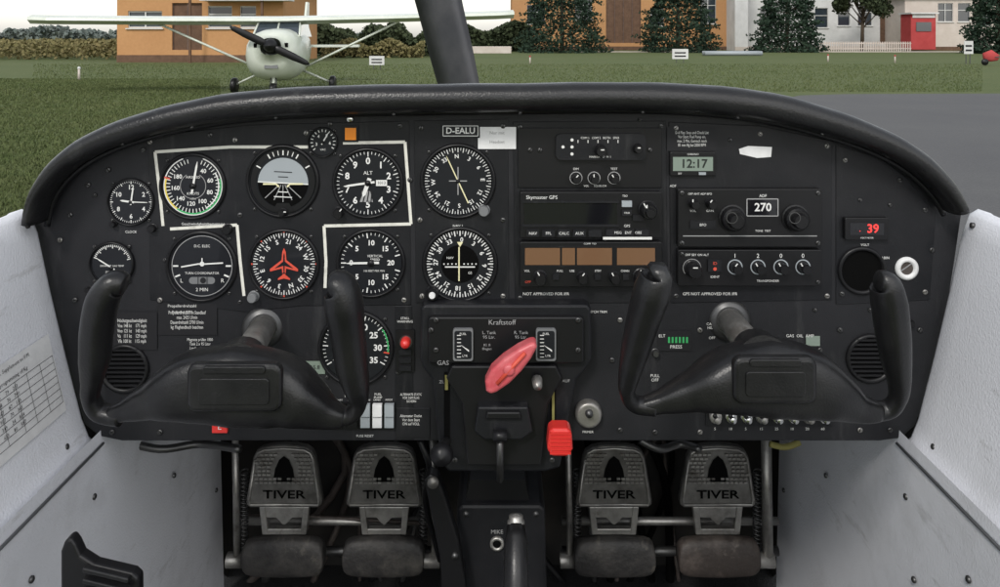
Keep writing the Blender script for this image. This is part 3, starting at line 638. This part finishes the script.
mb=MB(); mb.tube([P(500,440,.85),P(500,478,.87)],[(.008,.004),(.007,.004)],M_dmet,14); mb.tube([P(493,436,.845),P(507,436,.845)],.006,M_bez,10); mb.obj('trim_post',q)

# lower console
c=empty('center_console',P(500,540,1.0)); mb=MB()
mb.extr([P(x,y,.98) for x,y in[(457,509),(462,505),(540,505),(545,509),(548,640),(452,640)]],.3,M_plate); mb.obj('console_box',c,.004)
mb=MB(); mb.lathe(P(497,543,.98),[(7*.98/F,-.002),(7*.98/F,.003),(4.5*.98/F,.004),(4*.98/F,.0005)],M_met,24); mb.lathe(P(497,543,.98),[(4*.98/F,0),(4*.98/F,.002),(.00001,.002)],M_hole,16); text('MIKE',497,532,4,M_grey,0,c,d=.978)
mb.extr([P(x,y,.99) for x,y in[(470,480),(525,480),(530,505),(465,505)]],.25,M_bez)
for x in(466,536): mb.lathe(P(x,514,.98),[(3*.98/F,-.001),(3*.98/F,.001),(.00001,.002)],M_dmet,12)
mb.tube(smoothpts([P(470,470,1.1),P(474,500,1.08),P(468,530,1.07),P(470,590,1.06)],5),.004,M_bez,8); mb.tube(smoothpts([P(530,470,1.1),P(538,500,1.08),P(542,520,1.07)],5),.005,M_dmet,8)
mb.obj('console_details',c)
hb=empty('flap_lever',P(516,550,.86)); mb=MB()
mb.tube([P(516,525,.88),P(516,540,.87),P(516,640,.80)],[.010,.0125,.014],M_rub,20); mb.lathe(P(516,527,.88),[(.0098,-.004),(.0098,.006),(.0080,.008),(.0080,.012),(.00001,.014)],M_met,20,axis=Vector((0,.15,1)))
for k in range(7): mb.lathe(P(516,545+k*10,.87-.004*k),[(.0128,0),(.0142,.002),(.0128,.004)],M_rub,20,axis=Vector((0,.4,1)))
mb.obj('grip',hb)
tl=empty('brake_lever',P(440,520,.95)); mb=MB()
mb.extr([P(x,y,.95) for x,y in[(424,480),(430,474),(438,478),(446,500),(458,540),(466,587),(466,640),(444,640),(440,560),(430,510)]],.02,M_bez); mb.obj('lever_arm',tl,.003)
mb=MB(); mb.lathe(P(433,482,.95),[(.007,0),(.007,.003),(.00001,.004)],M_met,16); mb.lathe(P(455,555,.95),[(.004,0),(.004,.003),(.00001,.004)],M_dmet,12); mb.obj('lever_bolt',tl)
fs=empty('fuel_selector',P(100,565,.62)); mb=MB()
mb.extr([P(x,y,.64) for x,y in[(60,640),(60,552),(64,541),(70,538),(75,545),(80,556),(94,565),(132,574),(138,579),(139,640)]],.012,M_bez); mb.obj('guard',fs,.003,seg=3)
mb=MB()
for j in range(3): mb.extr([P(x,y+j*11,.632) for x,y in[(82,568),(128,579),(128,584),(82,573)]],.006,M_rub)
mb.obj('guard_ribs',fs,.001)
ins=empty('wiring_harness',P(500,450,.98)); mb=MB()
mb.tube(smoothpts([P(770,444,1.0),P(785,447,1.0),P(800,442,1.0)],6),.004,M_foam,8)
for x0,x1 in((640,700),(120,240)): mb.tube(smoothpts([P(x0,440,1.0),P((x0*2+x1)/3,449,1.0),P((x0+2*x1)/3,444,1.02),P(x1,449,1.0)],6),.005,M_dmet,8)
mb.tube(smoothpts([P(420,440,1.0),P(430,470,1.0),P(425,500,1.05),P(440,560,1.1)],6),.004,M_bez,8)
mb.obj('cable_bundle',ins)

# ================= OWN PROPELLER AND COWL
pr=empty('propeller',P(500,257,2.25)); mb=MB(); hub=P(500,257,2.25)
M_prop=mat('propeller_dark_paint',(0.035,0.036,0.042),0.45,noise=(8,(0.06,0.06,0.065),0.4,0.7))
ax=Vector((-20,0,83)).normalized()
for sgn in(1,-1):
    a=ax*sgn; side=a.cross(Vector((0,1,0))).normalized(); vs=[];fs=[]; N=14
    for i in range(N):
        t=i/(N-1); R=.06+t*.87; ch=.06+.10*math.sin(min(1,t*1.25+.1)*math.pi*.62); 
        if t>.9: ch*=math.sqrt(max(.05,1-((t-.9)/.1)**2))
        tw=math.radians(62-45*t); u_=side*math.cos(tw)+Vector((0,1,0))*math.sin(tw); w_=u_.cross(a)
        for x,y in((-.5,0),(-.25,.06),(.1,.07),(.5,0),(.1,-.03),(-.25,-.03)): vs.append(hub+a*R+u_*x*ch+w_*y*ch*1.2)
    for i in range(N-1):
        for k in range(6): fs.append((i*6+k,i*6+(k+1)%6,(i+1)*6+(k+1)%6,(i+1)*6+k))
    fs.append(tuple((N-1)*6+k for k in range(6))); mb.add(vs,fs,M_prop,True)
mb.obj('blades',pr)
M_wp=mat('white_gloss_paint',(.75,.75,.74),.3,coat=.4)
mb=MB(); mb.lathe(hub+Vector((0,-.05,0)),[(.16,0),(.155,.08),(.12,.2),(.06,.3),(.00001,.34)],M_wp,32,axis=Vector((0,1,0))); mb.obj('spinner',pr)
cw=empty('engine_cowling',(0,1.8,H-.6)); mb=MB(); vs=[];N=24; rings=[(1.38,.52,-.28,-.95),(1.7,.48,-.30,-.95),(2.0,.40,-.35,-.93),(2.15,.30,-.42,-.88)]
for y,wx,zt,zb in rings:
    for k in range(N):
        a=2*math.pi*k/N; ca,sa=math.cos(a),math.sin(a); vs.append(Vector((wx*math.copysign(abs(ca)**.7,ca),y,H+(zt+zb)/2+(zt-zb)/2*math.copysign(abs(sa)**.7,sa))))
mb.add(vs,[(j*N+k,j*N+(k+1)%N,(j+1)*N+(k+1)%N,(j+1)*N+k) for j in range(3) for k in range(N)]+[tuple(3*N+k for k in range(N))],M_wp,True); mb.obj('cowl_shell',cw)

# ================= OUTSIDE
def outmat(name,cols,scales,rough=.9,bump=None):
    m=bpy.data.materials.new(name); m.use_nodes=True; nt=m.node_tree; b=nt.nodes['Principled BSDF']; b.inputs['Roughness'].default_value=rough; b.inputs['Specular IOR Level'].default_value=.2
    tc=nt.nodes.new('ShaderNodeTexCoord'); prev=None
    for i,(sc_,(c1,c2)) in enumerate(zip(scales,cols)):
        n=nt.nodes.new('ShaderNodeTexNoise'); n.inputs['Scale'].default_value=sc_; n.inputs['Detail'].default_value=9; n.inputs['Roughness'].default_value=.7
        r=nt.nodes.new('ShaderNodeValToRGB'); r.color_ramp.elements[0].position=.35; r.color_ramp.elements[1].position=.65
        r.color_ramp.elements[0].color=(*c1,1); r.color_ramp.elements[1].color=(*c2,1)
        nt.links.new(tc.outputs['Object'],n.inputs['Vector']); nt.links.new(n.outputs['Fac'],r.inputs['Fac'])
        if prev is None: prev=r.outputs['Color']
        else:
            mx=nt.nodes.new('ShaderNodeMix'); mx.data_type='RGBA'; mx.inputs[0].default_value=.5; nt.links.new(prev,mx.inputs[6]); nt.links.new(r.outputs['Color'],mx.inputs[7]); prev=mx.outputs[2]
        if bump and i==len(scales)-1:
            bp=nt.nodes.new('ShaderNodeBump'); bp.inputs['Strength'].default_value=bump[0]; bp.inputs['Distance'].default_value=bump[1]; nt.links.new(n.outputs['Fac'],bp.inputs['Height']); nt.links.new(bp.outputs['Normal'],b.inputs['Normal'])
    nt.links.new(prev,b.inputs['Base Color']); return m
M_grass=outmat('grass',[((.062,.088,.028),(.12,.13,.05)),((.065,.10,.03),(.13,.145,.06)),((.05,.08,.024),(.135,.15,.07))],[.16,1.3,14],bump=(.6,.04))
M_asph=outmat('asphalt',[((.085,.085,.09),(.115,.115,.115)),((.07,.07,.072),(.13,.13,.13))],[.4,40],.85,bump=(.3,.01))
M_corn=outmat('corn_leaves',[((.14,.12,.05),(.26,.21,.10)),((.09,.11,.04),(.22,.18,.09))],[.5,4])
M_conif=outmat('conifer_needles',[((.012,.026,.020),(.036,.058,.034)),((.015,.032,.022),(.032,.052,.03))],[.7,5])
M_decid=outmat('tree_leaves',[((.025,.038,.02),(.065,.08,.038)),((.035,.047,.025),(.055,.068,.034))],[.6,4])
M_far=outmat('distant_foliage',[((.12,.15,.14),(.18,.20,.18))],[.1])  # leaf colour paled and greyed, distance haze painted in
M_bark=outmat('bark',[((.05,.035,.025),(.09,.07,.05))],[8])
M_orw=outmat('orange_plaster',[((.42,.22,.10),(.50,.28,.13)),((.38,.20,.09),(.48,.26,.12))],[.5,6])  # plaster colours lifted and mixed with grey to paint in slight haze
M_pkw=outmat('pale_plaster',[((.48,.42,.37),(.56,.50,.45))],[.8])
M_whw=outmat('white_plaster',[((.52,.52,.51),(.64,.64,.63))],[.8])
M_brw=outmat('brown_boards',[((.10,.06,.04),(.15,.09,.06))],[3])
M_roof=outmat('roof_tiles',[((.10,.07,.06),(.16,.11,.09))],[3])
M_glass=mat('window_glass',(.03,.04,.05),.08,coat=.5)
M_frame=mat('window_frame',(.55,.55,.53),.5)
M_redk=outmat('red_paint',[((.36,.05,.05),(.44,.07,.07))],[1])

g=MB(); g.add([(-900,-200,0),(900,-200,0),(900,1500,0),(-900,1500,0)],[(0,1,2,3)],M_grass); g.obj('grass_ground')
a=MB(); a.add([Vector(v) for v in[(2.4,-30,.004),(90,-30,.004),(90,19.6,.004),(30,19.4,.004),(12,19.2,.004),(8.4,19.0,.004),(7.2,18.6,.004),(6.2,17.4,.004),(5,15,.004),(3.4,10,.004),(2.4,6,.004)]],[tuple(range(11))],M_asph); a.obj('asphalt_apron')
a=MB(); a.box((42,72.5,.02),(70,2.5,.04),M_pkw); a.obj('pavement')
random.seed(11); b=MB(); vs=[];fs=[]
def blades(n,xf,y0,y1,hh):
    for _ in range(n):
        y=y0+(y1-y0)*random.random()**1.3; x=xf(y)
        if x>2 and y<19.8: continue
        hgt=random.uniform(.4,1)*hh; a_=random.random()*6.28; w=.006+.0004*y; dx,dy=math.cos(a_)*w,math.sin(a_)*w; lx,ly=random.uniform(-.03,.03),random.uniform(-.03,.03)
        k=len(vs); vs.extend([(x-dx,y-dy,0),(x+dx,y+dy,0),(x+lx,y+ly,hgt)]); fs.append((k,k+1,k+2))
blades(60000,lambda y:random.uniform(-.66*y,-.36*y),5.5,26,.05)
blades(30000,lambda y:random.uniform(-.6*y,.62*y),19.8,40,.07)
b.add(vs,fs,M_grass); b.obj('grass')

def leafmass(mb,fn,n,size,m):
    vs=[];fs=[]
    for _ in range(n):
        c,sz=fn(); sz*=size
        a=Vector((random.gauss(0,1),random.gauss(0,1),random.gauss(0,1))).normalized(); u_,v_=basis(a); k=len(vs)
        vs.extend([c-u_*sz-v_*sz*.4,c+u_*sz*.2-v_*sz,c+u_*sz+v_*sz*.3,c-u_*sz*.3+v_*sz]); fs.append((k,k+1,k+2,k+3))
    mb.add(vs,fs,m)
def conifer(px,d,h,w):
    base=P(px,37,d); base.z=0; e=empty('conifer_tree',base); t=MB(); t.tube([base,base+Vector((0,0,h*.5)),base+Vector((0,0,h))],[.22,.14,.03],M_bark,8)
    for k in range(22):
        z=.5+k*h/24; a_=k*2.4; L=w*.45*(1-z/h)+.2; t.tube([base+Vector((0,0,z)),base+Vector((math.cos(a_)*L,math.sin(a_)*L,z-.2))],[.05,.015],M_bark,5)
    t.obj('trunk',e); lb=[random.uniform(.8,1.12) for _ in range(40)]
    def fn():
        z=random.random()**1.15; a_=random.random()*6.283; lay=lb[int(z*39)]*(1+.16*math.sin(a_*5+z*30)); R=w*.5*(1-z)**.5*lay; rr_=R*random.uniform(.45,1.0)**.5
        return base+Vector((math.cos(a_)*rr_,math.sin(a_)*rr_,.15+z*h-.12*rr_)),random.uniform(.5,1.2)
    c=MB(); leafmass(c,fn,13000,.12,M_conif); c.obj('crown',e)
random.seed(21)
for px,d,h,w in((562,70,10,8.2),(678,71,9.4,7.4),(787,72,8.6,6.4),(998,66,9,5.4)): conifer(px,d,h,w)
def decid(px,d,h,w):
    base=P(px,37,d); base.z=0; e=empty('deciduous_tree',base); t=MB(); t.tube([base,base+Vector((.1,0,h*.55))],[.2,.14],M_bark,8); bl=[]
    for k in range(12):
        a_=k*2.4; q_=base+Vector((math.cos(a_)*w*.33,math.sin(a_)*w*.33,h*(.55+.04*k))); t.tube([base+Vector((.1,0,h*(.3+.02*k))),q_],[.08,.02],M_bark,6); bl.append((q_,random.uniform(.14,.22)*w))
    t.obj('trunk',e)
    def fn():
        c,r_=random.choice(bl); v=Vector((random.gauss(0,1),random.gauss(0,1),random.gauss(0,.8))).normalized()*r_*random.uniform(.4,1); return c+v,random.uniform(.5,1.2)
    c=MB(); leafmass(c,fn,6000,.15,M_decid); c.obj('crown',e)
decid(862,76,7.6,6.0)
def brush(name,x0,x1,y0,y1,hf,n,size,m):
    mb=MB()
    def fn():
        x=random.uniform(x0,x1); y=random.uniform(y0,y1); hh=hf(x); return Vector((x,y,random.random()**.6*hh)),random.uniform(.5,1.3)
    leafmass(mb,fn,n,size,m); return mb.obj(name)
brush('hedge',-17,-4.5,56,61,lambda x:1.9+.5*math.sin(x*1.3)+.3*math.sin(x*3.1),12000,.16,M_decid)
brush('hedge',-6,3,74,78,lambda x:2.4+.5*math.sin(x*1.1),9000,.18,M_decid)
brush('dry_brush',-12,-5.2,52,54,lambda x:1.0+.3*math.sin(x*2.3),5000,.10,M_corn)
brush('corn_field',-62,-22,47,72,lambda x:1.05+.12*math.sin(x*.9)+.1*math.sin(x*3.7),42000,.11,M_corn)
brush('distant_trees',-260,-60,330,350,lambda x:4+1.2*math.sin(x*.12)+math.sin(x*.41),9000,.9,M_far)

def building(name,px0,px1,d,h,m,depth,openings,roof=M_roof,over=.35,ro=None):
    x0=P(px0,37,d).x; x1=P(px1,37,d).x; e=empty(name,((x0+x1)/2,d,0)); mb=MB()
    xs=sorted(set([x0,x1]+[P(o_[k],37,d).x for o_ in openings for k in(0,2)])); zz=lambda py:max(0.02,H+(37-py)*d/F)
    ops=[(P(o_[0],37,d).x,zz(o_[3]),P(o_[2],37,d).x,zz(o_[1]),o_[4]) for o_ in openings]
    zs=sorted(set([0,h]+[o_[k] for o_ in ops for k in(1,3)]))
    for i in range(len(xs)-1):
        for j in range(len(zs)-1):
            cx_,cz=(xs[i]+xs[i+1])/2,(zs[j]+zs[j+1])/2
            if any(o_[0]<cx_<o_[2] and o_[1]<cz<o_[3] for o_ in ops): continue
            mb.add([Vector(v) for v in[(xs[i],d,zs[j]),(xs[i+1],d,zs[j]),(xs[i+1],d,zs[j+1]),(xs[i],d,zs[j+1])]],[(0,1,2,3)],m)
    for xa,xb in((x0,x0),(x1,x1)): mb.add([Vector(v) for v in[(xa,d,0),(xa,d+depth,0),(xa,d+depth,h),(xa,d,h)]],[(0,1,2,3)],m)
    mb.add([Vector(v) for v in[(x0,d+depth,0),(x1,d+depth,0),(x1,d+depth,h),(x0,d+depth,h)]],[(0,1,2,3)],m)
    for a0,b0,a1,b1,mm in ops:
        for v in([(a0,b0),(a0,b1)],[(a1,b0),(a1,b1)],[(a0,b1),(a1,b1)],[(a0,b0),(a1,b0)]):
            (p,q_),(r_,s_)=v; mb.add([Vector(t) for t in[(p,d,q_),(r_,d,s_),(r_,d+.2,s_),(p,d+.2,q_)]],[(0,1,2,3)],m)
    mb.obj('walls',e)
    w=MB()
    for a0,b0,a1,b1,mm in ops:
        w.add([Vector(t) for t in[(a0,d+.15,b0),(a1,d+.15,b0),(a1,d+.15,b1),(a0,d+.15,b1)]],[(0,1,2,3)],mm)
        if mm==M_glass:
            t=.07; nn=max(1,round((a1-a0)/1.0))
            for k in range(nn+1): w.box((a0+(a1-a0)*k/nn,d+.10,(b0+b1)/2),(t,.06,b1-b0),M_frame)
            for z in(b0+t/2,b1-t/2,b0+(b1-b0)*.62): w.box(((a0+a1)/2,d+.098,z),(a1-a0,.05,t),M_frame)
            w.box(((a0+a1)/2,d-.04,b0-.04),(a1-a0+.2,.14,.06),M_frame)
        else:
            nn=max(2,round((a1-a0)/.9))
            for k in range(nn+1): w.box((a0+(a1-a0)*k/nn,d+.12,(b0+b1)/2),(.07,.05,b1-b0),M_roof)
    if ops: w.obj('windows_and_doors',e)
    r=MB(); r.box(((x0+x1)/2,d+depth/2,h+.12),(x1-x0+over*2,depth+over*2,.24),roof)
    r.add([Vector(v) for v in[(x0-over,d-over,h+.245),(x1+over,d-over,h+.245),(x1+over,d+depth/2,h+2),(x0-over,d+depth/2,h+2),(x0-over,d+depth+over,h+.245),(x1+over,d+depth+over,h+.245)]],[(0,1,2,3),(3,2,5,4),(0,3,4),(1,5,2)],roof); r.obj('roof',e)
    b_=MB(); b_.box(((x0+x1)/2,d-.02,.2),(x1-x0,.05,.4),M_brw if m!=M_whw else M_pkw); b_.obj('plinth',e)
    return e
e=building('orange_clubhouse',117,283,43,4.1,M_orw,8,[(128,11,162,28,M_glass),(172,3,202,50,M_brw),(208,6,232,28,M_glass),(240,6,256,28,M_glass)])
mb=MB(); mb.box((P(245,37,42).x,42.4,3.45),(4.8,1.2,.18),M_whw); 
for px in(190,262): mb.box((P(px,37,42).x,42.0,1.7),(.12,.12,3.4),M_brw)
mb.obj('porch_canopy',e)
e=building('orange_hangar',512,735,82,6.6,M_orw,12,[(606,-12,641,43,M_brw),(527,5,545,24,M_glass),(650,8,664,26,M_glass),(700,-6,716,24,M_glass),(575,-2,592,20,M_glass)])
building('pale_building',748,905,84,6.0,M_whw,10,[(760,8,775,28,M_glass),(815,8,828,28,M_glass),(838,4,850,26,M_glass),(858,4,872,26,M_glass),(880,6,894,44,M_brw)])
building('pink_building',905,1010,80,5.4,M_pkw,8,[(938,3,953,22,M_glass),(958,3,970,22,M_glass),(976,8,990,26,M_glass)],roof=M_roof)
building('white_tower',735,748,79,8,M_whw,3,[])
e=empty('red_kiosk',P(923,40,76)); mb=MB(); x0=P(911,37,76).x;x1=P(936,37,76).x; mb.box(((x0+x1)/2,77,1.9),(x1-x0,2,3.5),M_redk); mb.obj('body',e,.05)
mb=MB(); mb.box(((x0+x1)/2,75.96,2.4),((x1-x0)*.6,.06,.9),M_glass); mb.box(((x0+x1)/2,75.95,3.45),((x1-x0)*.9,.06,.35),M_whw); mb.box(((x0+x1)/2,76.9,3.72),(x1-x0+.3,2.4,.14),M_whw); mb.obj('hatch_and_roof',e)
e=empty('wooden_fence',P(820,50,74)); mb=MB()
for k in range(40):
    x=P(820,37,74).x+k*.22; mb.box((x,74,.5),(.10,.03,.9),M_pkw)
mb.box((P(820,37,74).x+4.3,74.04,.8),(8.8,.03,.1),M_pkw); mb.box((P(820,37,74).x+4.3,74.04,.3),(8.8,.03,.1),M_pkw); mb.obj('pickets',e)
e=empty('concrete_pipe_stack',P(735,55,58)); mb=MB()
for k in range(3): mb.tube([(P(705,37,58).x,58+k*.35,.18+.0*k),(P(762,37,58).x,58+k*.35,.18)],.17,M_gyro,14)
mb.obj('pipes',e)
e=empty('low_wall',P(430,50,62)); mb=MB(); mb.box((P(470,37,66).x,66,.3),(7,.3,.6),M_pkw); mb.obj('wall_body',e,.03)
def sign(px,top,bot,base,wpx,name):
    d=H*F/(base-37); b_=P(px,base,d); e=empty(name,b_); mb=MB(); k=d/F
    for s_ in(-1,1): mb.box(b_+Vector((s_*wpx*.22*k,0,(base-top)*k/2)),(.035,.035,(base-top)*k),M_dmet)
    mb.box(b_+Vector((0,-.05,(base-(top+bot)/2)*k)),(wpx*k,.03,(bot-top)*k),M_whw)
    for j in(-.22,.12): mb.box(b_+Vector((0,-.07,(base-(top+bot)/2+j*(bot-top))*k)),(wpx*.7*k,.008,(bot-top)*k*.14),M_ink)
    mb.obj('board_and_posts',e); return e
sign(680,49,59,63,16,'information_sign'); sign(377,56,65,70,15,'information_sign')
sign(968,41,54,64,9,'information_sign')
for px,base in((79,80),(530,64),(828,62),(895,63)):
    d=H*F/(base-37); b_=P(px,base,d); e=empty('marker_post',b_); mb=MB(); mb.tube([b_,b_+Vector((0,0,.35))],[.04,.035],M_pkw,10); mb.lathe(b_+Vector((0,0,.35)),[(.035,0),(.055,.02),(.04,.07),(.00001,.09)],M_redk if px>500 else M_whw,12,axis=Vector((0,0,1))); mb.obj('post',e)
e=empty('orange_wheelbarrow',P(990,66,38)); b_=P(991,66,38); b_.z=0; mb=MB(); mb.tube([b_+Vector((-.35,0,.42)),b_+Vector((0,0,.48)),b_+Vector((.35,0,.38))],[(.10,.2),(.15,.3),(.07,.15)],M_redk,10); mb.lathe(b_+Vector((-.35,-.05,.18)),[(.16,0),(.16,.08),(.00001,.08)],M_bez,16); mb.tube([b_+Vector((.1,-.1,.4)),b_+Vector((.9,-.1,.5))],.025,M_dmet,6); mb.obj('tub_wheel_handles',e)

# ---------------- parked high-wing aeroplane
d=19.4; c0=P(281,93,d); c0.z=0
pa=empty('parked_airplane',c0)
M_pw=mat('aircraft_paint',(.60,.63,.56),.35,coat=.3,noise=(2,(.50,.54,.46),.4,.7))
RZ=Matrix.Rotation(math.radians(7),3,'Z')
def T(x,y,z): return c0+RZ@Vector((x,y,z+.014*x))
sec=[(-1.52,.24,.20,1.18),(-1.46,.40,.36,1.10),(-1.35,.54,.50,1.04),(-1.0,.66,.60,.98),(-.5,.70,.64,.97),(0,.70,.64,1.0),(1.0,.62,.58,1.08),(2.2,.40,.42,1.15),(3.6,.22,.28,1.2),(5.2,.08,.15,1.25)]
mb=MB(); N=20; vs=[]
for y,rx,rz,z in sec:
    for q_ in range(N):
        a_=2*math.pi*q_/N; ca,sa=math.cos(a_),math.sin(a_); vs.append(T(rx*math.copysign(abs(ca)**.8,ca),y,z+rz*math.copysign(abs(sa)**.8,sa)))
mb.add(vs,[(j*N+q_,j*N+(q_+1)%N,(j+1)*N+(q_+1)%N,(j+1)*N+q_) for j in range(len(sec)-1) for q_ in range(N)]+[tuple(range(N))],M_pw,True); mb.obj('fuselage',pa)
mb=MB(); ZW=1.78
mb.add([T(*v) for v in[(-.56,-.75,1.40),(.56,-.75,1.40),(.50,-.2,ZW),(-.50,-.2,ZW),(-.60,1.3,1.40),(.60,1.3,1.40),(.5,1.2,ZW),(-.5,1.2,ZW)]],[(0,1,2,3),(0,3,7,4),(1,5,6,2)],M_glass)
mb.add([T(*v) for v in[(-.50,-.2,ZW+.005),(.50,-.2,ZW+.005),(.5,1.2,ZW+.005),(-.5,1.2,ZW+.005)]],[(0,1,2,3)],M_pw)
for x in(-.55,0,.55): mb.tube([T(x,-.77,1.40),T(x*.9,-.2,ZW+.01)],.025,M_pw,6)
mb.obj('windscreen',pa)
mb=MB()
for sgn in(-1,1):
    vs=[];fs=[]; st=[(0,1.55,0,0),(2.6,1.55,0,.03),(5.4,1.15,.05,.08),(5.85,.8,.15,.10)]
    for x,ch,y0,z0 in st:
        for yy,zz_ in((-.0,.03),(.03,.10),(.3,.16),(.7,.11),(1.0,.0),(.6,-.04),(.2,-.06)): vs.append(T(sgn*x,-.35+y0+yy*ch,ZW-.02+z0+zz_))
    for j in range(3):
        for q_ in range(7): fs.append((j*7+q_,j*7+(q_+1)%7,(j+1)*7+(q_+1)%7,(j+1)*7+q_))
    fs.append(tuple(21+q_ for q_ in range(7))); mb.add(vs,fs,M_pw,False)
    mb.tube([T(sgn*.55,.05,.62),T(sgn*2.9,.05,ZW-.03)],[(.05,.03),(.05,.03)],M_pw,8)
mb.obj('wings_and_struts',pa)
mb=MB()
for sgn in(-1,1):
    mb.tube([T(sgn*.45,.45,.55),T(sgn*1.22,.45,.20)],[(.06,.03),(.04,.025)],M_pw,8)
    mb.lathe(T(sgn*1.22-.05,.45,.19),[(.10,0),(.19,.0),(.20,.03),(.20,.09),(.18,.12),(.08,.12),(.00001,.12)],M_bez,20,axis=Vector((1,0,0)))
mb.tube([T(0,-1.05,.55),T(0,-1.15,.18)],.04,M_pw,8); mb.lathe(T(-.05,-1.15,.16),[(.08,0),(.15,.0),(.16,.03),(.16,.08),(.14,.10),(.00001,.10)],M_bez,20,axis=Vector((1,0,0)))
for sgn in(-1,1): mb.tube([T(sgn*.05,-1.1,.5),T(sgn*.08,-1.15,.16)],.015,M_dmet,6)
mb.obj('landing_gear',pa)
mb=MB()
mb.lathe(T(0,-1.5,1.20),[(.17,0),(.16,.1),(.10,.22),(.00001,.28)],M_bez,20,axis=RZ@Vector((0,-1,0)))
ha=T(0,-1.62,1.20)
for sgn in(-1,1):
    aa=RZ@(Vector((.86,0,-.42))*sgn).normalized(); mb.tube([ha,ha+aa*.25,ha+aa*.6,ha+aa*.9,ha+aa*.98],[(.05,.03),(.09,.03),(.085,.02),(.06,.012),(.02,.008)],M_bez,8,up=Vector((0,0,1)))
for sgn in(-1,1): mb.box(T(sgn*.30,-1.46,1.21),(.17,.06,.10),M_hole,RZ)
mb.box(T(0,-1.40,.72),(.30,.12,.10),M_knobg,RZ)
mb.obj('propeller_and_intakes',pa)
mb=MB()
mb.box(T(0,5.0,1.12),(3.3,.8,.07),M_pw,RZ); mb.add([T(*v) for v in[(.03,4.2,1.3),(.03,5.4,1.3),(.03,5.6,2.5),(.03,5.1,2.5),(-.03,4.2,1.3),(-.03,5.4,1.3),(-.03,5.6,2.5),(-.03,5.1,2.5)]],[(0,1,2,3),(4,7,6,5),(0,3,7,4),(3,2,6,7),(1,5,6,2)],M_pw); mb.obj('tail',pa)

# ================= CAMERA, LIGHT, WORLD
cam=bpy.data.cameras.new('Camera'); co=bpy.data.objects.new('Camera',cam); sc.collection.objects.link(co); co.location=(0,0,H); co.rotation_euler=(math.pi/2,0,0)
cam.lens=28; cam.sensor_width=36; cam.shift_y=-.2565; cam.clip_start=.02; cam.clip_end=4000; sc.camera=co
su=bpy.data.lights.new('Sun','SUN'); so=bpy.data.objects.new('Sun',su); sc.collection.objects.link(so); su.energy=1.9; su.angle=math.radians(10); su.color=(1,.96,.90)
so.rotation_euler=(math.radians(48),0,math.radians(-24)); so.location=(0,-5,8)
w=bpy.data.worlds.new('World'); sc.world=w; w.use_nodes=True; nt=w.node_tree; bg=nt.nodes['Background']; bg.inputs['Strength'].default_value=.15
sk=nt.nodes.new('ShaderNodeTexSky'); sk.sky_type='NISHITA'; sk.sun_disc=False; sk.sun_elevation=math.radians(42); sk.sun_rotation=math.radians(180-24); sk.dust_density=1.2; sk.air_density=1.4; sk.ozone_density=1
hs=nt.nodes.new('ShaderNodeHueSaturation'); hs.inputs['Saturation'].default_value=.25; hs.inputs['Value'].default_value=1.35; nt.links.new(sk.outputs['Color'],hs.inputs['Color']); nt.links.new(hs.outputs['Color'],bg.inputs['Color'])
sc.view_settings.view_transform='Standard'; sc.view_settings.look='None'; sc.view_settings.exposure=0
